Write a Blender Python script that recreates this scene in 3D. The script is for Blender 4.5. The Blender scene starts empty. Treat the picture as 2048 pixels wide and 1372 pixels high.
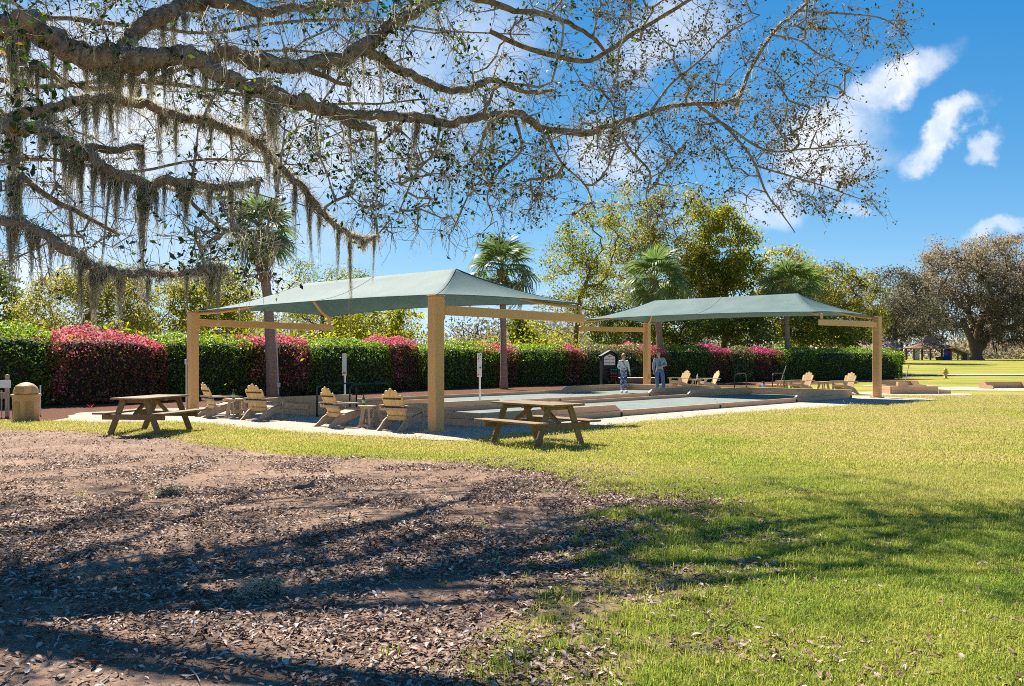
import bpy, bmesh, math, random
import numpy as np
from mathutils import Vector, Matrix

R = math.radians
scene = bpy.context.scene
col = scene.collection

# ------------------------------------------------------------------ camera
cam_d = bpy.data.cameras.new('camera'); cam = bpy.data.objects.new('camera', cam_d); col.objects.link(cam)
cam.location = (0, 0, 1.6); cam.rotation_euler = (R(90), 0, 0)
cam_d.sensor_width = 36; cam_d.lens = 32.13; cam_d.shift_y = 25 / 2048
cam_d.clip_start = .05; cam_d.clip_end = 3000
scene.camera = cam

# ------------------------------------------------------------------ light
SUN = Vector((-1.249, 2.308, 2.9)).normalized()
SUN_EL = math.asin(SUN.z); SUN_AZ = math.atan2(SUN.x, SUN.y)
SKY_STRENGTH = 0.13
world = bpy.data.worlds.new('World'); scene.world = world; world.use_nodes = True
sun_d = bpy.data.lights.new('sun', 'SUN'); sun = bpy.data.objects.new('sun', sun_d); col.objects.link(sun)
sun_d.energy = 5.0; sun_d.angle = R(.53); sun_d.color = (1, .93, .82)
sun.rotation_euler = SUN.to_track_quat('Z', 'Y').to_euler()
scene.view_settings.view_transform = 'Standard'; scene.view_settings.look = 'None'
scene.view_settings.gamma = 1; scene.view_settings.exposure = 1.15
scene.view_settings.use_curve_mapping = False
scene.cycles.use_denoising = False; scene.cycles.filter_width = .95
scene.cycles.max_bounces = 8; scene.cycles.transparent_max_bounces = 4
scene.cycles.diffuse_bounces = 4; scene.cycles.transmission_bounces = 4


def build_sky():
    nt = world.node_tree; N = nt.nodes; L = nt.links
    N.clear()
    out = N.new('ShaderNodeOutputWorld'); bg = N.new('ShaderNodeBackground')
    sky = N.new('ShaderNodeTexSky'); sky.sky_type = 'NISHITA'; sky.sun_disc = False
    sky.sun_elevation = SUN_EL; sky.sun_rotation = SUN_AZ
    sky.air_density = .4; sky.dust_density = 0; sky.ozone_density = 5; sky.altitude = 0
    tc = N.new('ShaderNodeTexCoord')
    sep = N.new('ShaderNodeSeparateXYZ'); L.new(tc.outputs['Generated'], sep.inputs[0])
    ya = N.new('ShaderNodeMath'); ya.operation = 'ABSOLUTE'; L.new(sep.outputs[1], ya.inputs[0])
    ym = N.new('ShaderNodeMath'); ym.operation = 'MAXIMUM'; L.new(ya.outputs[0], ym.inputs[0]); ym.inputs[1].default_value = .05
    dx = N.new('ShaderNodeMath'); dx.operation = 'DIVIDE'; L.new(sep.outputs[0], dx.inputs[0]); L.new(ym.outputs[0], dx.inputs[1])
    dz = N.new('ShaderNodeMath'); dz.operation = 'DIVIDE'; L.new(sep.outputs[2], dz.inputs[0]); L.new(ym.outputs[0], dz.inputs[1])
    p = N.new('ShaderNodeCombineXYZ'); L.new(dx.outputs[0], p.inputs[0]); L.new(dz.outputs[0], p.inputs[1])
    n1 = N.new('ShaderNodeTexNoise'); n1.inputs['Scale'].default_value = 10; n1.inputs['Detail'].default_value = 10; n1.inputs['Roughness'].default_value = .64
    L.new(p.outputs[0], n1.inputs['Vector'])
    sub = N.new('ShaderNodeVectorMath'); sub.operation = 'SUBTRACT'; L.new(n1.outputs['Color'], sub.inputs[0]); sub.inputs[1].default_value = (.5, .5, .5)
    sc = N.new('ShaderNodeVectorMath'); sc.operation = 'SCALE'; L.new(sub.outputs[0], sc.inputs[0]); sc.inputs['Scale'].default_value = .10
    ad = N.new('ShaderNodeVectorMath'); ad.operation = 'ADD'; L.new(p.outputs[0], ad.inputs[0]); L.new(sc.outputs[0], ad.inputs[1])
    blobs = [(1770, 175, 170, 50, 27, .95), (1660, 270, 130, 80, 25, .8), (1880, 262, 120, 34, 33, .95), (1972, 280, 60, 32, 40, .8),
             (1700, 425, 62, 22, 8, .45), (1990, 462, 95, 26, 14, .6), (1660, 330, 150, 70, 15, .75), (1535, 420, 90, 55, 0, .6),
             (1220, 300, 120, 90, 0, .8), (620, 250, 420, 230, 8, .75), (180, 190, 420, 290, 0, .8), (900, 130, 240, 150, 20, .55),
             (350, 480, 460, 110, 0, .4), (20, 560, 150, 90, 0, .7), (1330, 60, 170, 90, 30, .5), (480, 575, 150, 70, 0, .6),
             (-500, 300, 420, 160, 10, .6), (2600, 300, 320, 80, 15, .6), (700, -400, 500, 160, 20, .6), (-800, -300, 500, 200, 0, .5), (2300, -500, 400, 120, 25, .6)]
    acc = None
    for (x, y, a, b, th, w) in blobs:
        m = N.new('ShaderNodeMapping'); m.vector_type = 'TEXTURE'
        m.inputs['Location'].default_value = ((x - 1024) / 1828, (711 - y) / 1828, 0)
        m.inputs['Rotation'].default_value = (0, 0, R(th)); m.inputs['Scale'].default_value = (a / 1828, b / 1828, 1)
        L.new(ad.outputs[0], m.inputs['Vector'])
        ln = N.new('ShaderNodeVectorMath'); ln.operation = 'LENGTH'; L.new(m.outputs[0], ln.inputs[0])
        mr = N.new('ShaderNodeMapRange'); mr.interpolation_type = 'SMOOTHSTEP'
        mr.inputs['From Min'].default_value = 1.08; mr.inputs['From Max'].default_value = .35
        mr.inputs['To Min'].default_value = 0; mr.inputs['To Max'].default_value = w
        L.new(ln.outputs['Value'], mr.inputs['Value'])
        if acc is None: acc = mr.outputs[0]
        else:
            mx = N.new('ShaderNodeMath'); mx.operation = 'MAXIMUM'; L.new(acc, mx.inputs[0]); L.new(mr.outputs[0], mx.inputs[1]); acc = mx.outputs[0]
    n2 = N.new('ShaderNodeTexNoise'); n2.inputs['Scale'].default_value = 7; n2.inputs['Detail'].default_value = 9; n2.inputs['Roughness'].default_value = .62
    L.new(ad.outputs[0], n2.inputs['Vector'])
    r2 = N.new('ShaderNodeMapRange'); r2.inputs['From Min'].default_value = .3; r2.inputs['From Max'].default_value = .58; L.new(n2.outputs[0], r2.inputs['Value'])
    r2.inputs['To Min'].default_value = .25
    mm = N.new('ShaderNodeMath'); mm.operation = 'MULTIPLY'; L.new(acc, mm.inputs[0]); L.new(r2.outputs[0], mm.inputs[1])
    up = N.new('ShaderNodeMapRange'); up.inputs['From Min'].default_value = 0; up.inputs['From Max'].default_value = .05; L.new(sep.outputs[2], up.inputs['Value'])
    m3 = N.new('ShaderNodeMath'); m3.operation = 'MULTIPLY'; L.new(mm.outputs[0], m3.inputs[0]); L.new(up.outputs[0], m3.inputs[1])
    hs = N.new('ShaderNodeHueSaturation'); hs.inputs['Saturation'].default_value = 1.46; hs.inputs['Value'].default_value = 1.0; # soft shoulder on the sky's radiance, the same in every direction
    num = N.new('ShaderNodeVectorMath'); num.operation = 'SCALE'; num.inputs['Scale'].default_value = 1.52; L.new(sky.outputs[0], num.inputs[0])
    den = N.new('ShaderNodeVectorMath'); den.operation = 'MULTIPLY_ADD'; L.new(sky.outputs[0], den.inputs[0]); den.inputs[1].default_value = (2.3 * SKY_STRENGTH,) * 3; den.inputs[2].default_value = (1, 1, 1)
    dv = N.new('ShaderNodeVectorMath'); dv.operation = 'DIVIDE'; L.new(num.outputs[0], dv.inputs[0]); L.new(den.outputs[0], dv.inputs[1])
    L.new(dv.outputs[0], hs.inputs['Color'])
    mix = N.new('ShaderNodeMix'); mix.data_type = 'RGBA'
    L.new(m3.outputs[0], mix.inputs[0]); L.new(hs.outputs[0], mix.inputs[6])
    k = .5 / SKY_STRENGTH
    mix.inputs[7].default_value = (k, k * 1.01, k * 1.04, 1)
    L.new(mix.outputs[2], bg.inputs['Color']); bg.inputs['Strength'].default_value = SKY_STRENGTH
    L.new(bg.outputs[0], out.inputs[0])


build_sky()

# ------------------------------------------------------------------ helpers
rng = np.random.default_rng(7)
random.seed(7)
ANG = R(46.15)
UX, UY = math.cos(ANG), math.sin(ANG)
P2 = (-1.58, 19.0)


def Lw(u, v, z=0.0):
    return Vector((P2[0] + u * UX - v * UY, P2[1] + u * UY + v * UX, z))


def at(x, y, Y):
    """point at depth Y that the photograph shows at pixel x, y"""
    return Vector(((x - 1024) / 1828 * Y, Y, 1.6 + (711 - y) / 1828 * Y))


def gr(x, y):
    Y = 1.6 * 1828 / (y - 711)
    return ((x - 1024) / 1828 * Y, Y)


def sstep(a, b, x):
    t = np.clip((x - a) / (b - a), 0, 1)
    return t * t * (3 - 2 * t)


def gz(x, y):
    return .85 * sstep(66, 150, np.asarray(y, float))


_tab = np.random.default_rng(3).random((256, 256))


def vnoise(x, y):
    x = np.asarray(x, float); y = np.asarray(y, float)
    xi = np.floor(x).astype(int); yi = np.floor(y).astype(int); fx = x - xi; fy = y - yi
    fx = fx * fx * (3 - 2 * fx); fy = fy * fy * (3 - 2 * fy)
    g = lambda a, b: _tab[a % 256, b % 256]
    return (g(xi, yi) * (1 - fx) + g(xi + 1, yi) * fx) * (1 - fy) + (g(xi, yi + 1) * (1 - fx) + g(xi + 1, yi + 1) * fx) * fy


def fbm(x, y, o=4):
    s = 0; a = .5; t = 0
    for i in range(o):
        s = s + a * vnoise(x * 2 ** i + 17 * i, y * 2 ** i + 31 * i); t += a; a *= .5
    return s / t


def tag(o, label=None, cat=None, group=None, kind=None):
    if label: o['label'] = label
    if cat: o['category'] = cat
    if group: o['group'] = group
    if kind: o['kind'] = kind
    return o


def empty(name, loc=(0, 0, 0), rz=0.0, label=None, cat=None, group=None):
    o = bpy.data.objects.new(name, None); o.empty_display_size = .2
    o.location = loc; o.rotation_euler = (0, 0, rz); col.objects.link(o)
    return tag(o, label, cat, group)


def link(name, me, parent=None, mat=None):
    o = bpy.data.objects.new(name, me); col.objects.link(o)
    if mat is not None and not me.materials: me.materials.append(mat)
    if parent is not None: o.parent = parent
    return o


def copy_tree(o, parent=None):
    c = o.copy(); col.objects.link(c); c.parent = parent
    for ch in list(o.children): copy_tree(ch, c)
    return c


class MB:
    def __init__(s): s.v = []; s.f = []

    def add(s, vs, fs):
        b = len(s.v); s.v += [tuple(v) for v in vs]; s.f += [tuple(i + b for i in f) for f in fs]; return s

    def box(s, c, d, rot=None, bev=.006):
        hx, hy, hz = d[0] / 2, d[1] / 2, d[2] / 2
        b = min(bev, hx * .45, hy * .45, hz * .45)
        vs = []; idx = {}
        for sx in (-1, 1):
            for sy in (-1, 1):
                for sz in (-1, 1):
                    for k in range(3):
                        p = [sx * (hx - b), sy * (hy - b), sz * (hz - b)]
                        p[k] = (sx * hx, sy * hy, sz * hz)[k]
                        idx[(sx, sy, sz, k)] = len(vs); vs.append(Vector(p))
        fs = []
        for k in range(3):
            a, b2 = [(1, 2), (2, 0), (0, 1)][k]
            for sg in (-1, 1):
                q = []
                for (i, j) in ((-1, -1), (1, -1), (1, 1), (-1, 1)):
                    t = [0, 0, 0]; t[k] = sg; t[a] = i; t[b2] = j
                    q.append(idx[(t[0], t[1], t[2], k)])
                fs.append(q if sg > 0 else q[::-1])
        for k in range(3):   # edges along axis k
            a, b2 = [(1, 2), (2, 0), (0, 1)][k]
            for i in (-1, 1):
                for j in (-1, 1):
                    t0 = [0, 0, 0]; t0[k] = -1; t0[a] = i; t0[b2] = j
                    t1 = list(t0); t1[k] = 1
                    q = [idx[(*t0, a)], idx[(*t1, a)], idx[(*t1, b2)], idx[(*t0, b2)]]
                    fs.append(q if i * j < 0 else q[::-1])
        for sx in (-1, 1):
            for sy in (-1, 1):
                for sz in (-1, 1):
                    q = [idx[(sx, sy, sz, 0)], idx[(sx, sy, sz, 1)], idx[(sx, sy, sz, 2)]]
                    fs.append(q if sx * sy * sz > 0 else q[::-1])
        M = rot if rot is not None else Matrix.Identity(3)
        return s.add([M @ v + Vector(c) for v in vs], fs)

    def beam(s, a, b, w, h, bev=.006, roll=0.0):
        """box from a to b, width w sideways, height h"""
        a = Vector(a); b = Vector(b); d = b - a; L = d.length
        q = d.to_track_quat('X', 'Z').to_matrix() @ Matrix.Rotation(roll, 3, 'X')
        return s.box((a + b) / 2, (L, w, h), q, bev)

    def prism(s, poly, y0, y1):
        """polygon in xz, extruded along y"""
        n = len(poly)
        vs = [(x, y0, z) for x, z in poly] + [(x, y1, z) for x, z in poly]
        fs = [tuple(range(n)), tuple(range(2 * n - 1, n - 1, -1))]
        fs += [(i, i + n, (i + 1) % n + n, (i + 1) % n) for i in range(n)]
        return s.add(vs, fs)

    def slab(s, poly, z0, z1):
        n = len(poly)
        vs = [(x, y, z0) for x, y in poly] + [(x, y, z1) for x, y in poly]
        fs = [tuple(range(n - 1, -1, -1)), tuple(range(n, 2 * n))]
        fs += [(i, (i + 1) % n, (i + 1) % n + n, i + n) for i in range(n)]
        return s.add(vs, fs)

    def tube(s, pts, rad, sides=8, cap=True):
        pts = [Vector(p) for p in pts]
        if not hasattr(rad, '__len__'): rad = [rad] * len(pts)
        vs = []; fs = []
        ref = None
        for i, p in enumerate(pts):
            d = (pts[min(i + 1, len(pts) - 1)] - pts[max(i - 1, 0)])
            d = d.normalized() if d.length > 1e-9 else Vector((0, 0, 1))
            if ref is None: ref = Vector((1, 0, 0)) if abs(d.x) < .8 else Vector((0, 1, 0))
            x = ref - d * ref.dot(d)
            if x.length < .05: x = d.orthogonal()
            x.normalize(); y = d.cross(x); ref = x
            for k in range(sides):
                a = 2 * math.pi * k / sides
                vs.append(p + (x * math.cos(a) + y * math.sin(a)) * rad[i])
        for i in range(len(pts) - 1):
            for k in range(sides):
                k2 = (k + 1) % sides
                fs.append((i * sides + k, i * sides + k2, (i + 1) * sides + k2, (i + 1) * sides + k))
        if cap:
            fs.append(tuple(range(sides - 1, -1, -1))); fs.append(tuple(range((len(pts) - 1) * sides, len(pts) * sides)))
        return s.add(vs, fs)

    def lathe(s, prof, sides=20, c=(0, 0, 0)):
        vs = []; fs = []
        for r, z in prof:
            for k in range(sides):
                a = 2 * math.pi * k / sides; vs.append((c[0] + r * math.cos(a), c[1] + r * math.sin(a), c[2] + z))
        for i in range(len(prof) - 1):
            for k in range(sides):
                k2 = (k + 1) % sides; fs.append((i * sides + k, i * sides + k2, (i + 1) * sides + k2, (i + 1) * sides + k))
        fs.append(tuple(range(sides - 1, -1, -1))); fs.append(tuple(range((len(prof) - 1) * sides, len(prof) * sides)))
        return s.add(vs, fs)

    def ball(s, c, r, n=10, sc=(1, 1, 1)):
        vs = []; fs = []
        for i in range(n + 1):
            t = math.pi * i / n
            for k in range(2 * n):
                a = math.pi * k / n
                vs.append((c[0] + r * sc[0] * math.sin(t) * math.cos(a), c[1] + r * sc[1] * math.sin(t) * math.sin(a), c[2] + r * sc[2] * math.cos(t)))
        for i in range(n):
            for k in range(2 * n):
                k2 = (k + 1) % (2 * n)
                fs.append((i * 2 * n + k, (i + 1) * 2 * n + k, (i + 1) * 2 * n + k2, i * 2 * n + k2))
        return s.add(vs, fs)

    def mesh(s, name, mat=None, smooth=False):
        me = bpy.data.meshes.new(name); me.from_pydata(s.v, [], s.f)
        if mat is not None: me.materials.append(mat)
        if smooth: me.polygons.foreach_set('use_smooth', [True] * len(me.polygons))
        me.update(); return me

    def build(s, name, mat=None, parent=None, smooth=False):
        return link(name, s.mesh(name, mat, smooth), parent)


def npmesh(name, V, F, mat=None, tint=None, smooth=False):
    V = np.asarray(V, np.float32); F = np.asarray(F, np.int32); k = F.shape[1]
    me = bpy.data.meshes.new(name)
    me.vertices.add(len(V)); me.vertices.foreach_set('co', V.ravel())
    me.loops.add(F.size); me.loops.foreach_set('vertex_index', F.ravel())
    me.polygons.add(len(F)); me.polygons.foreach_set('loop_start', np.arange(0, F.size, k, dtype=np.int32))
    if smooth: me.polygons.foreach_set('use_smooth', np.ones(len(F), bool))
    if tint is not None:
        at_ = me.attributes.new('tint', 'FLOAT', 'POINT'); at_.data.foreach_set('value', np.asarray(tint, np.float32))
    me.update(calc_edges=True); me.validate()
    if mat is not None: me.materials.append(mat)
    return me


def unit(v):
    return v / np.maximum(np.linalg.norm(v, axis=-1, keepdims=True), 1e-9)


def leaf_quads(P, size, rg, aspect=.5, nrm=None, flat=0.0, axis=None):
    """rhombic leaves at P; returns verts, faces"""
    n = len(P); size = np.broadcast_to(size, (n,))[:, None]
    d = unit(rg.normal(size=(n, 3))) if axis is None else unit(axis + .35 * rg.normal(size=(n, 3)))
    if nrm is not None:
        d = unit(d - (d * nrm).sum(1, keepdims=True) * nrm * flat)
    o = unit(rg.normal(size=(n, 3))); s = unit(np.cross(d, o))
    up = np.cross(d, s) * size * .12
    a = P - d * size * .5; c = P + d * size * .5
    b = P + s * size * aspect * .5 + up; e = P - s * size * aspect * .5 + up
    V = np.stack([a, b, c, e], 1).reshape(-1, 3)
    F = np.arange(4 * n).reshape(n, 4)
    return V, F


def tubes_np(P, Rd, sides=3):
    """P (N,S,3) polylines, Rd (N,S) radii"""
    N_, S, _ = P.shape
    d = np.empty_like(P); d[:, 1:-1] = P[:, 2:] - P[:, :-2]; d[:, 0] = P[:, 1] - P[:, 0]; d[:, -1] = P[:, -1] - P[:, -2]
    d = unit(d)
    ref = np.zeros_like(d); ref[..., 2] = 1; bad = np.abs(d[..., 2]) > .9; ref[bad] = (1, 0, 0)
    x = unit(np.cross(d, ref)); y = np.cross(d, x)
    ang = 2 * np.pi * np.arange(sides) / sides
    V = P[:, :, None, :] + (x[:, :, None, :] * np.cos(ang)[None, None, :, None] + y[:, :, None, :] * np.sin(ang)[None, None, :, None]) * Rd[:, :, None, None]
    base = (np.arange(N_) * S * sides)[:, None, None] + (np.arange(S - 1) * sides)[None, :, None]
    k = np.arange(sides)[None, None, :]; k2 = (k + 1) % sides
    F = np.stack([base + k, base + k2, base + sides + k2, base + sides + k], -1).reshape(-1, 4)
    return V.reshape(-1, 3), F


class Acc:
    def __init__(s): s.V = []; s.F = []; s.T = []; s.n = 0

    def add(s, V, F, t=None):
        s.V.append(V); s.F.append(F + s.n); s.n += len(V)
        s.T.append(np.broadcast_to(np.asarray(0.5 if t is None else t, float), (len(V),)))

    def mesh(s, name, mat, smooth=False):
        return npmesh(name, np.concatenate(s.V), np.concatenate(s.F), mat, np.concatenate(s.T), smooth)


# ------------------------------------------------------------------ materials
def nodes(name):
    m = bpy.data.materials.new(name); m.use_nodes = True
    nt = m.node_tree; b = nt.nodes['Principled BSDF']
    return m, nt.nodes, nt.links, b, nt.nodes['Material Output']


def ramp(N, stops):
    r = N.new('ShaderNodeValToRGB'); e = r.color_ramp.elements
    while len(e) < len(stops): e.new(.5)
    for el, (p, c) in zip(e, stops): el.position = p; el.color = (*c, 1)
    return r


def surf(name, c1, c2, scale=8, rough=.6, stretch=None, bump=.2, bscale=None, detail=6, spec=.4, lo=.3, hi=.7, fine=.0, metal=0, rnd=0.0, bdist=.02):
    """two-tone noise surface with bump"""
    m, N, L, b, o = nodes(name)
    tc = N.new('ShaderNodeTexCoord'); mp = N.new('ShaderNodeMapping'); L.new(tc.outputs['Object'], mp.inputs[0])
    if stretch: mp.inputs['Scale'].default_value = stretch
    vec = mp.outputs[0]
    if rnd:
        oi = N.new('ShaderNodeObjectInfo'); ad = N.new('ShaderNodeVectorMath'); ad.operation = 'ADD'
        cx = N.new('ShaderNodeMath'); cx.operation = 'MULTIPLY'; cx.inputs[1].default_value = 37; L.new(oi.outputs['Random'], cx.inputs[0])
        L.new(vec, ad.inputs[0]); L.new(cx.outputs[0], ad.inputs[1]); vec = ad.outputs[0]
    n = N.new('ShaderNodeTexNoise'); n.inputs['Scale'].default_value = scale; n.inputs['Detail'].default_value = detail; n.inputs['Roughness'].default_value = .62
    L.new(vec, n.inputs['Vector'])
    r = ramp(N, [(lo, c1), (hi, c2)]); L.new(n.outputs[0], r.inputs[0])
    colr = r.outputs[0]
    if fine or rnd:
        hs = N.new('ShaderNodeHueSaturation'); L.new(colr, hs.inputs['Color'])
        if fine:
            n3 = N.new('ShaderNodeTexNoise'); n3.inputs['Scale'].default_value = scale * 9; n3.inputs['Detail'].default_value = 3; L.new(vec, n3.inputs['Vector'])
            mr = N.new('ShaderNodeMapRange'); mr.inputs['From Min'].default_value = .3; mr.inputs['From Max'].default_value = .7
            mr.inputs['To Min'].default_value = 1 - fine; mr.inputs['To Max'].default_value = 1 + fine; L.new(n3.outputs[0], mr.inputs[0]); val = mr.outputs[0]
        if rnd:
            m2 = N.new('ShaderNodeMapRange'); m2.inputs['To Min'].default_value = 1 - rnd; m2.inputs['To Max'].default_value = 1 + rnd; L.new(oi.outputs['Random'], m2.inputs[0])
            if fine:
                mu = N.new('ShaderNodeMath'); mu.operation = 'MULTIPLY'; L.new(val, mu.inputs[0]); L.new(m2.outputs[0], mu.inputs[1]); val = mu.outputs[0]
            else: val = m2.outputs[0]
        L.new(val, hs.inputs['Value']); colr = hs.outputs[0]
    L.new(colr, b.inputs['Base Color'])
    b.inputs['Roughness'].default_value = rough; b.inputs['Specular IOR Level'].default_value = spec; b.inputs['Metallic'].default_value = metal
    if bump:
        n2 = N.new('ShaderNodeTexNoise'); n2.inputs['Scale'].default_value = bscale or scale * 4; n2.inputs['Detail'].default_value = 6; L.new(vec, n2.inputs['Vector'])
        bp = N.new('ShaderNodeBump'); bp.inputs['Strength'].default_value = bump; bp.inputs['Distance'].default_value = bdist; L.new(n2.outputs[0], bp.inputs['Height'])
        L.new(bp.outputs[0], b.inputs['Normal'])
    return m


def leafmat(name, stops, transl=.4, rough=.5, spec=.3, noise=0.0, tscale=1.25, nscale=.35):
    """leaf: colour from per-leaf tint, part of the light shines through"""
    m, N, L, b, o = nodes(name)
    a = N.new('ShaderNodeAttribute'); a.attribute_name = 'tint'
    fac = a.outputs['Fac']
    if noise:
        g = N.new('ShaderNodeNewGeometry'); n = N.new('ShaderNodeTexNoise'); n.inputs['Scale'].default_value = nscale; n.inputs['Detail'].default_value = 3
        L.new(g.outputs['Position'], n.inputs['Vector'])
        mr = N.new('ShaderNodeMapRange'); mr.inputs['From Min'].default_value = .3; mr.inputs['From Max'].default_value = .7
        mr.inputs['To Min'].default_value = -noise; mr.inputs['To Max'].default_value = noise; L.new(n.outputs[0], mr.inputs[0])
        ad = N.new('ShaderNodeMath'); ad.operation = 'ADD'; L.new(fac, ad.inputs[0]); L.new(mr.outputs[0], ad.inputs[1]); fac = ad.outputs[0]
    r = ramp(N, stops); L.new(fac, r.inputs[0])
    L.new(r.outputs[0], b.inputs['Base Color']); b.inputs['Roughness'].default_value = rough; b.inputs['Specular IOR Level'].default_value = spec
    t = N.new('ShaderNodeBsdfTranslucent'); hs = N.new('ShaderNodeHueSaturation'); hs.inputs['Saturation'].default_value = 1.1; hs.inputs['Value'].default_value = tscale
    L.new(r.outputs[0], hs.inputs['Color']); L.new(hs.outputs[0], t.inputs['Color'])
    mx = N.new('ShaderNodeMixShader'); mx.inputs[0].default_value = transl
    L.new(b.outputs[0], mx.inputs[1]); L.new(t.outputs[0], mx.inputs[2]); L.new(mx.outputs[0], o.inputs[0])
    return m


def plain(name, c, rough=.5, metal=0, spec=.4):
    return surf(name, tuple(x * .88 for x in c), tuple(min(1, x * 1.1) for x in c), 6, rough, bump=.08, spec=spec, metal=metal)


M = {}
M['post_paint'] = surf('post_paint', (.665, .37, .142), (.725, .415, .168), 1.2, .5, stretch=(4, 4, .5), bump=.06, spec=.3, fine=.06)
M['steel'] = plain('steel', (.4, .38, .34), .4, .6)
M['chair_wood'] = surf('chair_wood', (.58, .37, .15), (.76, .53, .26), 3, .65, stretch=(3, 14, 3), bump=.25, fine=.12, rnd=.12, spec=.3, bdist=.004)
M['batten_shade'] = surf('batten_shade', (.07, .04, .025), (.12, .07, .04), 10, .7)  # shadow lines of the chair battens, put into the colour as dark brown
M['grey_wood'] = surf('grey_wood', (.40, .29, .20), (.54, .41, .29), 3, .7, stretch=(3, 14, 3), bump=.25, fine=.12, rnd=.1, spec=.25, bdist=.004)
M['picnic_wood'] = surf('picnic_wood', (.17, .112, .052), (.30, .205, .105), 2.5, .7, stretch=(1.2, 16, 16), bump=.35, fine=.18, rnd=.15, spec=.25, bdist=.004)
M['board'] = surf('court_board', (.62, .36, .19), (.70, .43, .245), 2.5, .65, stretch=(.8, 8, 8), bump=.2, fine=.08, rnd=.1, spec=.3, bdist=.004)
M['turf'] = surf('court_turf', (.175, .205, .185), (.24, .275, .245), 1.6, .95, bump=.5, bscale=220, fine=.12, spec=.08, bdist=.004)
M['white'] = plain('white_paint', (.78, .77, .74), .45)
M['grey_plastic'] = plain('grey_plastic', (.5, .49, .46), .5)
M['green_metal'] = plain('dark_green_metal', (.012, .035, .028), .35)
M['black'] = plain('black_paint', (.025, .025, .027), .45)
M['dark_brown'] = surf('dark_brown_board', (.12, .075, .055), (.17, .11, .085), 4, .65, bump=.2)
M['cream'] = plain('cream', (.68, .62, .5), .5)
M['red'] = plain('red', (.6, .02, .015), .3, spec=.5)
M['green_ball'] = plain('green_ball', (.02, .22, .15), .3, spec=.5)
M['blue'] = plain('blue_plastic', (.02, .09, .5), .35)
M['trash'] = surf('trash_plastic', (.50, .29, .12), (.60, .37, .17), 3, .5, bump=.1, fine=.05)
M['trash_dark'] = surf('trash_door', (.36, .20, .08), (.44, .27, .11), 3, .5, bump=.1)
M['yellow'] = surf('hydrant_paint', (.5, .33, .06), (.62, .43, .11), 9, .5, bump=.15)
M['concrete'] = surf('concrete', (.42, .36, .29), (.55, .48, .40), 5, .8, bump=.3, fine=.1)
M['glass_green'] = plain('green_glass', (.03, .12, .05), .15)
M['label'] = plain('bottle_label', (.5, .6, .3), .5)
M['shingle'] = surf('shingle', (.16, .085, .06), (.28, .16, .12), 5, .85, bump=.4, fine=.2)
M['house_roof'] = surf('house_roof', (.26, .16, .12), (.36, .24, .19), 3, .85, bump=.3, fine=.15)
M['house_wall'] = surf('house_wall', (.40, .33, .25), (.48, .40, .31), 3, .8, bump=.1)
M['post_dark'] = surf('post_dark', (.10, .06, .04), (.18, .11, .07), 6, .75, bump=.3)
M['glass'] = plain('window_glass', (.25, .33, .4), .1, spec=.6)
M['skin'] = surf('skin', (.62, .36, .26), (.70, .43, .32), 6, .5, bump=.05)
M['hair_blond'] = surf('hair_blond', (.42, .24, .10), (.62, .42, .22), 40, .5, bump=.3)
M['hair_grey'] = surf('hair_grey', (.38, .28, .20), (.55, .43, .33), 40, .5, bump=.3)
M['sweater'] = surf('sweater', (.78, .75, .68), (.88, .86, .80), 14, .85, bump=.4, bscale=60)
M['leggings'] = surf('leggings', (.012, .025, .11), (.45, .5, .62), 7, .7, lo=.47, hi=.62, bump=.1)
M['jacket'] = surf('jacket', (.27, .36, .46), (.36, .45, .55), 9, .8, bump=.3)
M['shirt'] = surf('shirt', (.10, .16, .27), (.14, .21, .33), 9, .8, bump=.2)
M['jeans'] = surf('jeans', (.10, .17, .32), (.16, .25, .43), 20, .8, bump=.2)
M['cap'] = plain('cap', (.5, .38, .24), .7)
M['soil'] = surf('soil', (.10, .05, .03), (.2, .1, .06), 30, .9)
M['palm_trunk'] = surf('palm_trunk', (.24, .15, .095), (.40, .275, .19), 5, .85, stretch=(1, 1, 5), bump=.7, fine=.2, bdist=.03)
M['palm_boot'] = surf('palm_boot', (.22, .09, .035), (.38, .19, .09), 9, .8, bump=.5, fine=.2)
M['bark'] = surf('oak_bark', (.085, .055, .038), (.34, .245, .175), 7, .9, bump=1.0, bscale=22, fine=.25, lo=.32, hi=.68, bdist=.03)
M['twig'] = surf('twig_bark', (.17, .135, .105), (.42, .37, .31), 6, .85, bump=.2)
M['bark_far'] = surf('far_bark', (.09, .062, .042), (.24, .17, .125), 5, .9, bump=.5, bdist=.04)
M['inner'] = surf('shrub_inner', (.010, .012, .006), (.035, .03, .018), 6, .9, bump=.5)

def lichen(m):
    nt = m.node_tree; N = nt.nodes; L = nt.links; b = N['Principled BSDF']; src = b.inputs['Base Color'].links[0].from_socket
    tc = N.new('ShaderNodeTexCoord'); n = N.new('ShaderNodeTexNoise'); n.inputs['Scale'].default_value = 4.5; n.inputs['Detail'].default_value = 8; n.inputs['Roughness'].default_value = .7; L.new(tc.outputs['Object'], n.inputs['Vector'])
    mr = N.new('ShaderNodeMapRange'); mr.inputs['From Min'].default_value = .55; mr.inputs['From Max'].default_value = .66; mr.inputs['To Max'].default_value = .8; L.new(n.outputs[0], mr.inputs[0])
    mx = N.new('ShaderNodeMix'); mx.data_type = 'RGBA'; L.new(mr.outputs[0], mx.inputs[0]); L.new(src, mx.inputs[6]); mx.inputs[7].default_value = (.36, .36, .29, 1); L.new(mx.outputs[2], b.inputs['Base Color'])


lichen(M['bark'])


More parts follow.
